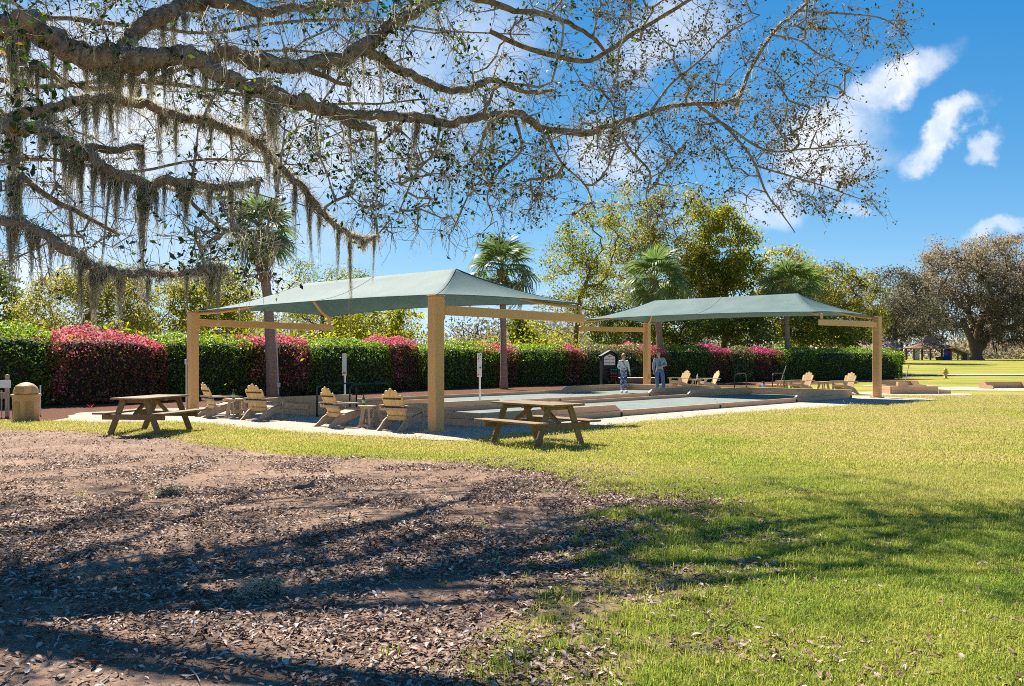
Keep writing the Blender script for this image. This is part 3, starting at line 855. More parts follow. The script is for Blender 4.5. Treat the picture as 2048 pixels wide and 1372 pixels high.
def bottle(loc, label, body, cap, lab_m):
    t = empty('bottle', loc, 0, label, 'bottle')
    MB().lathe([(.034, 0), (.036, .01), (.036, .13), (.03, .155), (.015, .185), (.014, .22)], 14).build('glass_body', body, t, True)
    MB().lathe([(.0375, .04), (.0375, .11)], 14).build('paper_label', lab_m, t, True)
    MB().lathe([(.017, .215), (.017, .24)], 12).build('cap', cap, t, True)


bottle((-7.05, 23.13, .504), 'bottle with a red cap on the left side table', M['glass_green'], M['red'], M['label'])
bottle((-3.28, 20.2, .504), 'tall green labelled bottle on the second side table', M['glass_green'], M['black'], M['label'])
bottle((8.62, 42.5, .504), 'white bottle on the far side table', M['white'], M['white'], M['grey_plastic'])


# ================================================================== PICNIC TABLES
def picnic_proto():
    t = empty('picnic_table'); W = M['picnic_wood']
    for k in range(5):
        MB().box((0, -.30 + k * .15, .735), (1.72, .142, .036), bev=.007).build('top_plank', W, t)
    for s in (-1, 1):
        for q in (0, 1):
            MB().box((0, s * (.56 + q * .148), .435), (1.72, .14, .036), bev=.007).build('seat_plank', W, t)
        x = s * .60
        for q in (-1, 1):
            MB().beam((x, q * .24, .715), (x, q * .54, .0), .045, .12, .006).build('leg', W, t)
        MB().box((x - s * .041, 0, .688), (.038, .70, .085), bev=.006).build('top_cleat', W, t)
        MB().box((x + s * .041, 0, .36), (.038, 1.38, .112), bev=.006).build('seat_bearer', W, t)
        MB().beam((x + s * .0, 0, .40), (s * .14, 0, .69), .07, .06, .006).build('brace', W, t)
    MB().box((0, 0, .69), (.09, .70, .05), bev=.006).build('centre_cleat', W, t)
    return t


pp = picnic_proto()
pp.location = (.45, 16.5, 0); pp.rotation_euler = (0, 0, R(-50)); tag(pp, 'brown wooden picnic table on the grass right of the near canopy post', 'picnic table', 'picnic tables')
p1 = copy_tree(pp); p1.location = (-7.5, 19.0, 0); p1.rotation_euler = (0, 0, R(80)); tag(p1, 'brown wooden picnic table at the edge of the leaf litter near the trash can', 'picnic table', 'picnic tables')

# ================================================================== TRASH CAN, RACK, POLES
t = empty('trash_can', (*gr(52, 842), 0), R(-20), 'tan round trash can with domed lid before the hedge', 'trash can')
MB().lathe([(.265, 0), (.28, .02), (.305, .60), (.30, .62)], 28).build('bin_body', M['trash'], t, True)
for k in range(3):
    a = R(-150 + k * 62)
    pts = []
    pan = MB()
    for j in range(9):
        th = a + R(-19) + R(38) * j / 8
        top = .50 - .04 * abs((j - 4) / 4) ** 3
        pts.append([(.288 * math.cos(th), .288 * math.sin(th), .05), (.306 * math.cos(th), .306 * math.sin(th), top)])
    vs = [p for q in pts for p in q]; pan.add(vs, [(2 * j, 2 * j + 2, 2 * j + 3, 2 * j + 1) for j in range(8)])
    pan.build('side_panel', M['trash_dark'], t, True)
MB().lathe([(.325, .60), (.335, .61), (.335, .655), (.31, .665)], 28).build('rim', M['trash'], t, True)
lid = MB().lathe([(.29, .66), (.28, .74), (.245, .83), (.17, .90), (.08, .935), (.01, .94)], 28).build('domed_lid', M['trash'], t, True)
MB().box((.12, -.19, .775), (.34, .20, .20), bev=.02).build('lid_hood', M['trash'], lid)
MB().box((.12, -.293, .775), (.27, .01, .13), bev=.003).build('push_flap', M['trash_dark'], lid)
t = empty('white_pole', (*gr(80, 831), 0), 0, 'thin white pole standing beside the trash can', 'pole')
MB().tube([(0, 0, 0), (.0, .02, .78)], .018, 8).build('pole', M['white'], t); MB().lathe([(.022, .77), (.022, .8)], 8, (0, .02, 0)).build('cap', M['grey_plastic'], t)
t = empty('tool_rack', (*gr(6, 834), 0), R(10), 'wooden tool rack with white board cut off by the left edge', 'rack')
MB().box((.1, 0, .5), (.09, .09, 1.0), bev=.01).build('post', M['grey_wood'], t); MB().ball((.1, 0, 1.05), .06, 8).build('finial', M['grey_wood'], t, True)
MB().box((-.7, 0, .5), (.09, .09, 1.0), bev=.01).build('post', M['grey_wood'], t)
MB().box((-.28, -.06, .86), (.98, .02, .2), bev=.004).build('white_board', M['white'], t)
MB().box((-.28, -.06, .56), (.9, .03, .16), bev=.005).build('plank', M['grey_wood'], t)
for k in range(6):
    MB().tube([(-.1 + k * .05 - .2 * (k % 2), -.085, .02), (-.1 + k * .05 - .2 * (k % 2), -.085, .70)], .013, 7).build('hanging_rod', M['steel'], t)


def leaning_pole(a, b, label, foot):
    t = empty('leaning_pole', a, 0, label, 'pole'); d = Vector(b) - Vector(a)
    MB().tube([(0, 0, 0), d], .017, 8).build('shaft', M['steel'], t)
    MB().tube([d * .94, d], .022, 8).build('grip', M['black'], t)
    if foot: MB().box((0, 0, .03), (.75, .12, .06), Matrix.Rotation(R(10), 3, 'Z'), .01).build('drag_bar', M['black'], t)
    else: MB().box((0, 0, .03), (.4, .06, .05), bev=.01).build('broom_head', M['black'], t)


def on_u(px, u, z=0):   # point of the line u=const that lies in the direction of pixel column px
    k = (px - 1024) / 1828; v = ((P2[0] + u * UX) - k * (P2[1] + u * UY)) / (UY + k * UX); return Lw(u, v, z)


q = on_u(1555, 23.6); leaning_pole((q.x, q.y, .02), (q.x + .42, q.y + .1, 1.22), 'thin steel pole leaning on a side table before the palm trunk', False)
q = gr(1805, 787); leaning_pole((q[0], q[1], .02), (q[0] + .45, q[1] + .4, 1.2), 'steel drag rake leaning on the game pit box', True)


# ================================================================== PIT BOXES
def pit(px, py, rz, label, kind):
    t = empty('pit_box', (*gr(px, py), 0), R(rz), label, 'pit box', 'low plank pit boxes on the lawn')
    if kind == 0:
        for z in (.085, .245):
            MB().box((0, 0, z), (2.0, .07, .155), bev=.008).build('plank', M['board'], t)
        MB().prism([(1.02, .006), (1.55, .006), (1.55, .14), (1.02, .165)], -.035, .035).build('plank', M['board'], t)
        for z in (.085, .245): MB().box((-1.05, .6, z), (.07, 1.25, .155), bev=.008).build('plank', M['board'], t)
        for z in (.085, .245): MB().box((.1, 1.25, z), (2.2, .07, .155), bev=.008).build('plank', M['board'], t)
        MB().box((-.55, .04, .42), (.4, .2, .16), bev=.01).build('step_block', M['board'], t)
    else:
        for z in (.085, .245):
            MB().box((.0, 1.0, z), (2.3, .07, .155), bev=.008).build('plank', M['board'], t)
        for s in (-1, 1):
            MB().prism([(-.0, .0), (.95, .0), (.95, .32), (.55, .32), (.4, .17), (.0, .15)], -.035, .035).build('plank', M['board'], t).matrix_local = Matrix.Translation((s * 1.15, 0, .006)) @ Matrix.Rotation(R(90), 4, 'Z')
    return t


pit(1830, 788, 5, 'low plank box with a step beside the leaning drag rake', 0)
pit(1812, 776, 18, 'low plank pit wall nearest the hedge end', 1)
pit(2030, 778, 10, 'low plank pit wall cut off by the right edge', 1)

# ================================================================== HYDRANT
t = empty('fire_hydrant', (*gr(1891, 757), 0), 0, 'weathered yellow fire hydrant on the far lawn by the path', 'hydrant')
MB().lathe([(.17, 0), (.17, .04), (.11, .05), (.105, .45), (.15, .46), (.15, .50)], 16).build('barrel', M['yellow'], t, True)
MB().lathe([(.145, .50), (.13, .60), (.08, .68), (.035, .70), (.035, .76), (.01, .77)], 16).build('bonnet', M['yellow'], t, True)
for dx in (-1, 1):
    MB().tube([(dx * .09, 0, .38), (dx * .20, 0, .38)], .05, 10).build('hose_outlet', M['yellow'], t)
MB().tube([(0, -.09, .34), (0, -.21, .34)], .07, 10).build('pumper_outlet', M['yellow'], t)

# ================================================================== KIOSK AND STORAGE
kx, ky = at(1219, 772, 47.9)[:2]
t = empty('notice_cabinet', (kx, ky, 0), R(12), 'black gabled notice cabinet with shelves of bocce balls', 'notice cabinet')
for s in (-1, 1): MB().box((s * .43, 0, .82), (.09, .36, 1.64), bev=.01).build('side_panel', M['black'], t)
MB().prism([(-.385, 1.02), (.385, 1.02), (.385, 1.58), (0, 1.80), (-.385, 1.58)], .12, .16).build('back_panel', M['black'], t)
MB().prism([(-.36, 1.06), (.36, 1.06), (.36, 1.54), (0, 1.73), (-.36, 1.54)], -.012, .02).build('frame', M['black'], t)
nb = MB().prism([(-.30, 1.10), (.30, 1.10), (.30, 1.52), (0, 1.67), (-.30, 1.52)], -.024, -.014).build('notice_board', M['white'], t)
for s in (-1, 1):
    for k in range(5):
        MB().box((s * .15, -.029, 1.16 + k * .075), (.22, .004, .012 + .012 * (k % 2)), bev=.001).build('printed_line', M['black'], nb)
MB().box((0, -.029, 1.56), (.22, .004, .03), bev=.001).build('printed_line', M['black'], nb)
MB().box((0, -.029, 1.34), (.012, .004, .42), bev=.001).build('printed_line', M['black'], nb)
for s in (-1, 1):
    MB().beam((s * .54, .0, 1.56), (0, .0, 1.86), .46, .03, .005).build('roof_board', M['black'], t)
for k in range(4): MB().box((0, .0, .42 + k * .18), (.77, .34, .025), bev=.004).build('shelf', M['black'], t)
MB().box((0, .15, .7), (.77, .02, .62), bev=.004).build('shelf_back', M['black'], t)
bc = empty('bocce_ball'); bpy.data.objects.remove(bc)
for row, (m, names) in enumerate([(M['red'], 'red'), (M['red'], 'red'), (M['green_ball'], 'green')]):
    for k in range(3):
        if row == 1 and k > 0: m = M['green_ball']; names = 'green'
        o = MB().ball((0, 0, 0), .062, 8).build('bocce_ball', m, None, True)
        o.location = Matrix.Rotation(R(12), 4, 'Z') @ Vector((.06 + k * .13, -.1, 0)) + Vector((kx, ky, .4325 + .062 + row * .18))
        tag(o, '%s bocce ball %s on the %s shelf of the black cabinet' % (names, ('nearest the centre', 'second in the row', 'nearest the woman')[k], ('lowest', 'middle', 'upper')[row]), 'ball', '%s balls on the %s cabinet shelf' % (names, ('lowest', 'middle', 'upper')[row]))
bx_, by_ = at(1276, 770, 46.5)[:2]
t = empty('storage_bench', (bx_, by_, 0), R(8), 'low brown storage bench with a cream lid behind the canopy post', 'storage bench')
for k in range(2): MB().box((0, -.3, .13 + k * .2), (1.75, .04, .19), bev=.008).build('front_plank', M['dark_brown'], t)
for s in (-1, 1): MB().box((s * .88, 0, .23), (.04, .56, .42), bev=.008).build('end_panel', M['dark_brown'], t)
MB().box((0, .28, .23), (1.72, .04, .42), bev=.008).build('back_panel', M['dark_brown'], t)
MB().box((0, 0, .465), (1.9, .7, .04), bev=.01).build('lid', M['cream'], t)
q = at(1326, 772, 43.5)
t = empty('tote_bag', (q.x, q.y, .014), R(20), 'small black and white bag on the ground behind the man', 'bag')
MB().lathe([(.10, 0), (.15, .03), (.16, .14), (.11, .24), (.05, .26)], 12).build('bag_body', M['black'], t, True)
MB().lathe([(.162, .06), (.164, .12)], 12).build('white_band', M['white'], t, True)
MB().tube([(-.08, 0, .24), (-.05, 0, .36), (.05, 0, .36), (.08, 0, .24)], .01, 6).build('handle', M['white'], t, True)
q = on_u(1545, 24.4); t = empty('low_bench', (q.x, q.y, .01), ANG + R(85), 'low plank bench behind the side table with the pole', 'bench')
MB().box((0, 0, .30), (1.5, .3, .05), bev=.008).build('seat', M['chair_wood'], t)
for s in (-1, 1): MB().box((s * .62, 0, .14), (.06, .26, .27), bev=.006).build('leg', M['chair_wood'], t)
MB().box((0, -.13, .19), (1.2, .03, .12), bev=.006).build('apron', M['chair_wood'], t)
q = on_u(1527, 23.2); t = empty('blue_bottle', (q.x, q.y, .014), 0, 'pale blue upright thermos on the ground at the far end', 'bottle')
MB().lathe([(.07, 0), (.075, .02), (.075, .34), (.05, .38)], 12).build('flask_body', plain('pale_blue', (.3, .42, .7), .4), t, True); MB().lathe([(.055, .38), (.05, .46)], 12).build('cap', M['black'], t, True)
q = gr(181, 818); t = empty('red_blossom', (q[0], q[1], .01), 0, 'bright red azalea blossom lying on the dark mulch', 'flower')
for k in range(6):
    a = k * math.pi / 3
    MB().add([(0, 0, .03), (.06 * math.cos(a - .4), .06 * math.sin(a - .4), .08), (.13 * math.cos(a), .13 * math.sin(a), .11 + .05 * (k % 2)), (.06 * math.cos(a + .4), .06 * math.sin(a + .4), .08)], [(0, 1, 2, 3)]).build('petal', M['red'], t)


# ================================================================== PEOPLE
def skin(name, V_, E_, mat, parent, sub=2, root=0):
    me = bpy.data.meshes.new(name); me.from_pydata([v[0] for v in V_], E_, [])
    o = bpy.data.objects.new(name, me); col.objects.link(o)
    md = o.modifiers.new('s', 'SKIN'); md.use_smooth_shade = True
    for k, sv in enumerate(me.skin_vertices[0].data):
        r = V_[k][1]; sv.radius = r if hasattr(r, '__len__') else (r, r); sv.use_root = (k == root)
    sb = o.modifiers.new('d', 'SUBSURF'); sb.levels = sub; sb.render_levels = sub
    dg = bpy.context.evaluated_depsgraph_get(); nm = bpy.data.meshes.new_from_object(o.evaluated_get(dg))
    bpy.data.objects.remove(o); nm.materials.clear(); nm.materials.append(mat)
    nm.polygons.foreach_set('use_smooth', [True] * len(nm.polygons))
    return link(name, nm, parent)


def person(loc, rz, H, label, J, top, legs, hair, shoe, cuff, ankle_z, extra):
    t = empty('person', loc, rz, label, 'person')
    s = H / 1.65
    P_ = {k: Vector(v) * s for k, v in J.items()}
    V_ = []; E_ = []; ix = {}

    def nd(k, p, r): ix[k] = len(V_); V_.append((p, r if hasattr(r, '__len__') else r * s)); return ix[k]
    for k, r in (('pelvis', (.125 * s, .095 * s)), ('waist', (.115 * s, .088 * s)), ('chest', (.135 * s, .095 * s)), ('neckb', (.06 * s, .055 * s)), ('neck', .048), ('jaw', (.055 * s, .062 * s)), ('face', (.066 * s, .08 * s)), ('crown', (.056 * s, .068 * s))): nd(k, P_[k], r)
    for a, b in zip(('pelvis', 'waist', 'chest', 'neckb', 'neck', 'jaw', 'face'), ('waist', 'chest', 'neckb', 'neck', 'jaw', 'face', 'crown')): E_.append((ix[a], ix[b]))
    nd('nose', P_['face'] + Vector((0, -.088, -.02)) * s, .012); E_.append((ix['face'], ix['nose']))
    for q in 'lr':
        for k, r in (('sh', .052), ('el', .038), ('wr', .025), ('palm', (.032 * s, .018 * s))): nd(k + q, P_[k + q], r)
        E_ += [(ix['chest'], ix['sh' + q]), (ix['sh' + q], ix['el' + q]), (ix['el' + q], ix['wr' + q]), (ix['wr' + q], ix['palm' + q])]
        d = (P_['palm' + q] - P_['wr' + q]).normalized(); side = d.cross(Vector((0, -1, .2))).normalized()
        for f, (o_, ln) in enumerate(((-.024, .062), (-.008, .072), (.008, .068), (.024, .052), (.034, .03))):
            b0 = P_['palm' + q] + side * o_ * s + d * (.02 if f < 4 else -.02) * s
            m_ = b0 + d * ln * .5 * s + (side * .02 * s if f == 4 else Vector((0, -.006, 0)))
            e_ = b0 + d * ln * .9 * s + Vector((0, -.022, 0)) * s
            nd('f%d%s' % (f, q), m_, .0085); nd('g%d%s' % (f, q), e_, .007)
            E_ += [(ix['palm' + q], ix['f%d%s' % (f, q)]), (ix['f%d%s' % (f, q)], ix['g%d%s' % (f, q)])]
        for k, r in (('hip', .082), ('kn', .056), ('calf', .052), ('an', .036), ('toe', .033)): nd(k + q, P_[k + q], r)
        E_ += [(ix['pelvis'], ix['hip' + q]), (ix['hip' + q], ix['kn' + q]), (ix['kn' + q], ix['calf' + q]), (ix['calf' + q], ix['an' + q]), (ix['an' + q], ix['toe' + q])]
    skin('body', V_, E_, M['skin'], t, 2, 0)
    # upper garment
    A = []; B = []; jx = {}

    def n2(k, p, r): jx[k] = len(A); A.append((p, r if hasattr(r, '__len__') else r * s))
    n2('pelvis', P_['pelvis'].lerp(P_['waist'], -.25), (.15 * s, .118 * s)); n2('waist', P_['waist'], (.15 * s, .115 * s)); n2('chest', P_['chest'], (.16 * s, .118 * s)); n2('neckb', P_['neckb'] + Vector((0, 0, -.02)), (.075 * s, .07 * s))
    B += [(0, 1), (1, 2), (2, 3)]
    for q in 'lr':
        n2('sh' + q, P_['sh' + q], .07); n2('el' + q, P_['el' + q], .058); n2('wr' + q, P_['wr' + q].lerp(P_['el' + q], .06), .042)
        B += [(2, jx['sh' + q]), (jx['sh' + q], jx['el' + q]), (jx['el' + q], jx['wr' + q])]
    skin(top[0], A, B, top[1], t, 2, 0)
    # trousers
    A = []; B = []; jx = {}
    n2('pelvis', P_['pelvis'], (.135 * s, .105 * s)); n2('waist', P_['pelvis'].lerp(P_['waist'], .5), (.122 * s, .096 * s)); B.append((0, 1))
    for q in 'lr':
        n2('hip' + q, P_['hip' + q], legs[2]); n2('kn' + q, P_['kn' + q], legs[3]); n2('calf' + q, P_['calf' + q], legs[4]); n2('an' + q, P_['calf' + q].lerp(P_['an' + q], ankle_z), legs[5])
        B += [(0, jx['hip' + q]), (jx['hip' + q], jx['kn' + q]), (jx['kn' + q], jx['calf' + q]), (jx['calf' + q], jx['an' + q])]
    skin(legs[0], A, B, legs[1], t, 2, 0)
    for q in 'lr':
        c = (P_['an' + q] + P_['toe' + q]) / 2; d = P_['toe' + q] - P_['an' + q]; d.z = 0
        sh = MB().ball((0, 0, 0), 1, 8, (.05 * s, .14 * s, .055 * s)).build('shoe', shoe, t, True)
        sh.location = (c.x, c.y - .01, .045); sh.rotation_euler = (0, 0, math.atan2(d.x, -d.y))
    # hair cap
    f = P_['face']; hb = MB(); n = 12
    vs = []
    for i_ in range(n + 1):
        th = math.pi * .62 * i_ / n
        for k in range(20):
            a = 2 * math.pi * k / 20; back = math.sin(a)
            tt = th * (1.0 if back > -.2 else .62)
            rr = .092 * s * (1 + .05 * math.sin(5 * a + 3 * i_))
            vs.append(f + Vector((rr * .95 * math.sin(tt) * math.cos(a), .012 + rr * 1.12 * math.sin(tt) * math.sin(a), .028 * s + rr * 1.12 * math.cos(tt))))
    hb.add(vs, [(i_ * 20 + k, (i_ + 1) * 20 + k, (i_ + 1) * 20 + (k + 1) % 20, i_ * 20 + (k + 1) % 20) for i_ in range(n) for k in range(20)])
    hb.build('hair', hair, t, True)
    for q in (-1, 1):
        MB().ball(f + Vector((q * .03 * s, -.082 * s, .012 * s)), .011 * s, 5).build('eye', M['black'], t, True)
        MB().ball(f + Vector((q * .078 * s, .0, -.005 * s)), .024 * s, 5, (.5, .8, 1.2)).build('ear', M['skin'], t, True)
    MB().ball(f + Vector((0, -.078 * s, -.062 * s)), .022 * s, 5, (1, .4, .28)).build('mouth', plain('lips', (.4, .13, .1), .4), t, True)
    extra(t, P_, s)
    return t


JW = dict(pelvis=(0, 0, .92), waist=(0, .01, 1.06), chest=(0, 0, 1.25), neckb=(0, .0, 1.37), neck=(0, -.01, 1.42), jaw=(.0, -.035, 1.47), face=(0, -.03, 1.53), crown=(0, -.02, 1.595),
          shl=(.165, .0, 1.32), ell=(.225, .03, 1.07), wrl=(.265, -.03, .86), palml=(.268, -.05, .79), shr=(-.165, 0, 1.32), elr=(-.235, .02, 1.08), wrr=(-.12, -.20, 1.0), palmr=(-.07, -.26, 1.0),
          hipl=(.085, 0, .86), knl=(.085, -.03, .48), calfl=(.09, .01, .34), anl=(.095, .03, .08), toel=(.11, -.10, .035), hipr=(-.085, 0, .86), knr=(-.075, -.04, .48), calfr=(-.08, 0, .34), anr=(-.085, .02, .08), toer=(-.10, -.11, .035))


def woman_extra(t, P_, s):
    pts = [Vector((-.10, .02, 1.40)), Vector((-.06, -.12, 1.30)), Vector((.06, -.145, 1.12)), Vector((.16, -.10, .95)), Vector((.17, .0, .90))]
    MB().tube([p * s for p in pts], .012, 6).build('bag_strap', M['black'], t, True)
    MB().box(Vector((.19, .05, .86)) * s, (.06, .18, .14), bev=.02).build('shoulder_bag', M['black'], t)
    MB().ball(P_['palmr'] + Vector((.02, -.03, .02)), .03, 6).build('phone_case', M['dark_brown'], t, True)


w = Lw(18.1, 8.75); person((w.x, w.y, .055), R(8), 1.62, 'woman in a cream sweater and blue patterned leggings on the court', JW, ('sweater', M['sweater']), ('leggings', M['leggings'], .095, .066, .06, .046),
                         M['hair_blond'], M['white'], .9, .7, woman_extra)
JM = dict(JW); JM.update(chest=(0, -.04, 1.24), neckb=(-.02, -.07, 1.36), neck=(-.035, -.09, 1.41), jaw=(-.05, -.125, 1.45), face=(-.055, -.125, 1.51), crown=(-.055, -.11, 1.575),
                         shl=(.18, -.03, 1.32), ell=(.26, .02, 1.08), wrl=(.10, -.22, 1.03), palml=(.04, -.27, 1.02), shr=(-.19, -.03, 1.31), elr=(-.24, .0, 1.05), wrr=(-.24, -.08, .83), palmr=(-.235, -.10, .76),
                         hipl=(.10, 0, .86), knl=(.14, -.03, .48), calfl=(.15, .01, .34), anl=(.16, .04, .08), toel=(.19, -.09, .035), hipr=(-.09, 0, .86), knr=(-.10, -.03, .48), anr=(-.10, .03, .08), toer=(-.12, -.1, .035))


def man_extra(t, P_, s):
    c = P_['chest'] * .5 + P_['waist'] * .5
    MB().ball(c + Vector((0, -.075, 0)), 1, 8, (.075, .06, .19)).build('shirt_front', M['shirt'], t, True)
    f = P_['face']
    MB().add([f + Vector((.085 * math.cos(a), -.06 + -.09 * abs(math.sin(a)) - .03, .062)) for a in np.linspace(0, math.pi, 9)] + [f + Vector((.08 * math.cos(a), -.05, .07)) for a in np.linspace(0, math.pi, 9)],
             [(k, k + 1, k + 10, k + 9) for k in range(8)]).build('cap_peak', M['cap'], t)
    MB().ball(f + Vector((0, -.005, .055)), 1, 8, (.088, .10, .062)).build('cap', M['cap'], t, True)


w = on_u(1319, 20.1); person((w.x, w.y, .055), R(-5), 1.74, 'man in a pale blue jacket and jeans leaning forward by the canopy post', JM, ('jacket', M['jacket']), ('jeans', M['jeans'], .105, .085, .08, .078),
                           M['hair_grey'], M['white'], .9, .9, man_extra)

# ================================================================== PLANTS
exec_order = True


def along(poly, s):
    d = [0]
    for a, b in zip(poly[:-1], poly[1:]): d.append(d[-1] + math.hypot(b[0] - a[0], b[1] - a[1]))
    x = np.interp(s, d, [p[0] for p in poly]); y = np.interp(s, d, [p[1] for p in poly]); return x, y


_d = [0]
for a_, b_ in zip(HEDGE[:-1], HEDGE[1:]): _d.append(_d[-1] + math.hypot(b_[0] - a_[0], b_[1] - a_[1]))


def hedge_s(px):
    """arc length where the hedge line crosses pixel column px"""
    ss = np.linspace(0, _d[-1], 4000); x, y = along(HEDGE, ss)
    pxs = 1024 + x / np.maximum(y, .1) * 1828
    return float(np.interp(px, pxs, ss))


def shrub(px0, px1, h, depth, label, kind, seed, set_back=0.0, boxy=3.0):
    rg = np.random.default_rng(seed)
    s0, s1 = (hedge_s(px0), hedge_s(px1)); L_ = s1 - s0
    sm = (s0 + s1) / 2; cx, cy = along(HEDGE, sm)
    ax, ay = along(HEDGE, s0); bx, by = along(HEDGE, s1); ang = math.atan2(by - ay, bx - ax)
    cx = cx - math.sin(ang) * (depth / 2 + set_back); cy = cy + math.cos(ang) * (depth / 2 + set_back)
    az = kind.startswith('azalea')
    name = 'azalea_shrub' if az else 'hedge_shrub'
    t = empty(name, (cx, cy, 0), ang, label, 'azalea' if az else 'hedge', 'azalea shrubs in the hedge row' if az else 'clipped green shrubs in the hedge row')
    a, b, c = L_ / 2 + .12, depth / 2, h / 2

    def shell(n, k=1.0, e=boxy):
        d = unit(rg.normal(size=(n, 3)) * np.array([a, b, c]) ** .25)
        r = (np.abs(d[:, 0]) ** e + np.abs(d[:, 1]) ** e + np.abs(d[:, 2]) ** e) ** (-1 / e)
        p = d * r[:, None] * k
        q = p * np.array([a, b, c])
        nrm = unit(np.sign(p) * np.abs(p) ** (e - 1) / np.array([a, b, c]))
        return q, nrm
    # dense inner mass of branches
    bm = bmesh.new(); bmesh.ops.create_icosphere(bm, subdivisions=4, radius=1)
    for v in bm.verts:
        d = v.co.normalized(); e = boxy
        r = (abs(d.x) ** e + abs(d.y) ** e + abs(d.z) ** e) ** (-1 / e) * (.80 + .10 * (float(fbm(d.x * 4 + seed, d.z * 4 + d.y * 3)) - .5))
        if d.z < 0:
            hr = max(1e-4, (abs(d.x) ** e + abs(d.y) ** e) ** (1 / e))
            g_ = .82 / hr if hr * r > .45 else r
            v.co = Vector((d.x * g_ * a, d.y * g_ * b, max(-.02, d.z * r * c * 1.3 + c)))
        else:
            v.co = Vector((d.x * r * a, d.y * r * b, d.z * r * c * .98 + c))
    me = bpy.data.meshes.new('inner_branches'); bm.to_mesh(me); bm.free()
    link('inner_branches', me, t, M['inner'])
    area = 2 * (2 * a * 2 * c + 2 * b * 2 * c) * .6 + 2 * a * 2 * b
    n = int(min(22000, area * 600))
    q, nrm = shell(n)
    lump = (fbm(q[:, 0] * 1.9 + seed * 3, q[:, 2] * 1.9 + q[:, 1] * 1.3) - .5)
    q = q * (1 - rg.random(n)[:, None] ** 2 * .10) + nrm * (lump[:, None] * .46 + (fbm(q[:, :1] * .8 + seed, q[:, 1:2] * .8 + q[:, 2:] * .5) - .5) * .5 + rg.normal(size=(n, 1)) * .04)
    lowm = q[:, 2] < 0; hr = ((np.abs(q[:, 0]) / a) ** boxy + (np.abs(q[:, 1]) / b) ** boxy) ** (1 / boxy)
    fx_ = np.where(lowm & (hr > .5), (.9 + .08 * rg.random(n)) / np.maximum(hr, .05), 1); q[:, 0] *= fx_; q[:, 1] *= fx_
    q[:, 2] += c
    keep = q[:, 2] > .03 + .06 * rg.random(n); q = q[keep]; nrm = nrm[keep]; n = len(q)
    size = rg.uniform(.06, .13, n) * (1.0 if not az else .85)
    if az:
        topness = q[:, 2] / h + .5 * (nrm[:, 2] > .5) + .35 * lump[keep]
        pat = fbm(q[:, 0] * 1.1 + seed * 7, q[:, 2] * 1.4 + q[:, 1], 3); fl = rg.random(n) < sstep(.80, 1.02, topness) * .85 + .34 * sstep(.52, .66, pat) + .025
        for msk, nm, mt in ((fl, 'blossoms', M['azalea_magenta'] if 'magenta' in kind else M['azalea_flower']), (~fl, 'foliage', M['azalea_leaf'])):
            Vq, Fq = leaf_quads(q[msk], size[msk], rg, .75, nrm[msk], .5)
            link(nm, npmesh(nm, Vq, Fq, mt, np.repeat(np.clip(rg.normal(.5, .27, msk.sum()), 0, 1), 4)), t)
    else:
        Vq, Fq = leaf_quads(q, size, rg, .6, nrm, .5)
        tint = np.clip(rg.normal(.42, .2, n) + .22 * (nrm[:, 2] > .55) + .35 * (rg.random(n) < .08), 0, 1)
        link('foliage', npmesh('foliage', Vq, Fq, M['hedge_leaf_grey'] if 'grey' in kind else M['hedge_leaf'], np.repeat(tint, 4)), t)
    return t


shrubs = [(-330, -150, 2.35, 2.2, 'leafy hedge shrub outside the left edge', 'green', 0),
          (-160, 150, 2.4, 2.2, 'dark green hedge shrub behind the trash can', 'green', 0),
          (110, 345, 2.46, 2.2, 'large pink azalea behind the left picnic table', 'azalea', .0),
          (325, 530, 2.32, 2.0, 'green hedge shrub behind the left canopy post', 'green', 0),
          (500, 632, 2.48, 2.2, 'rounded pink azalea right of the leaning palm trunk', 'azalea', .15),
          (618, 800, 2.25, 2.0, 'green hedge shrub behind the first score post', 'green', 0),
          (775, 862, 2.52, 2.2, 'pink azalea left of the near canopy post', 'azalea', .25),
          (852, 1008, 2.15, 2.0, 'green hedge shrub right of the near canopy post', 'green', 0),
          (985, 1052, 2.18, 2.0, 'pink azalea behind the slim palm trunk', 'azalea', .3),
          (1044, 1150, 2.12, 2.0, 'green hedge shrub right of the slim palm trunk', 'green', 0),
          (1132, 1176, 2.2, 2.0, 'narrow pink azalea left of the black cabinet', 'azalea', .2),
          (1166, 1300, 2.10, 2.0, 'dull green hedge shrub behind the woman and the cabinet', 'grey', 0),
          (1196, 1352, 2.22, 1.6, 'pink azalea rising behind the two people', 'azalea', 1.3),
          (1290, 1352, 2.05, 2.0, 'reddish azalea behind the man in blue', 'azalea', .2),
          (1342, 1432, 2.05, 2.0, 'bright green hedge shrub behind the far chairs', 'green', 0),
          (1412, 1478, 2.2, 2.0, 'magenta azalea right of the far chairs', 'azalea magenta', .1),
          (1468, 1512, 2.0, 1.8, 'small green hedge shrub between the magenta azaleas', 'grey', 0),
          (1500, 1572, 2.12, 2.0, 'dark magenta azalea left of the grey palm trunk', 'azalea magenta', .1),
          (1562, 1640, 2.02, 2.0, 'dark green hedge shrub behind the grey palm trunk', 'green', 0),
          (1628, 1822, 1.97, 1.9, 'square clipped green hedge at the right end of the row', 'green', 0)]
for k, (a_, b_, h_, d_, lab, kd, sb_) in enumerate(shrubs):
    if k == 0: continue
    shrub(a_, b_, h_ - (.12 if kd.startswith('az') else 0), d_, lab, kd, 40 + k, sb_, 5.0 if k == len(shrubs) - 1 else 4.0)


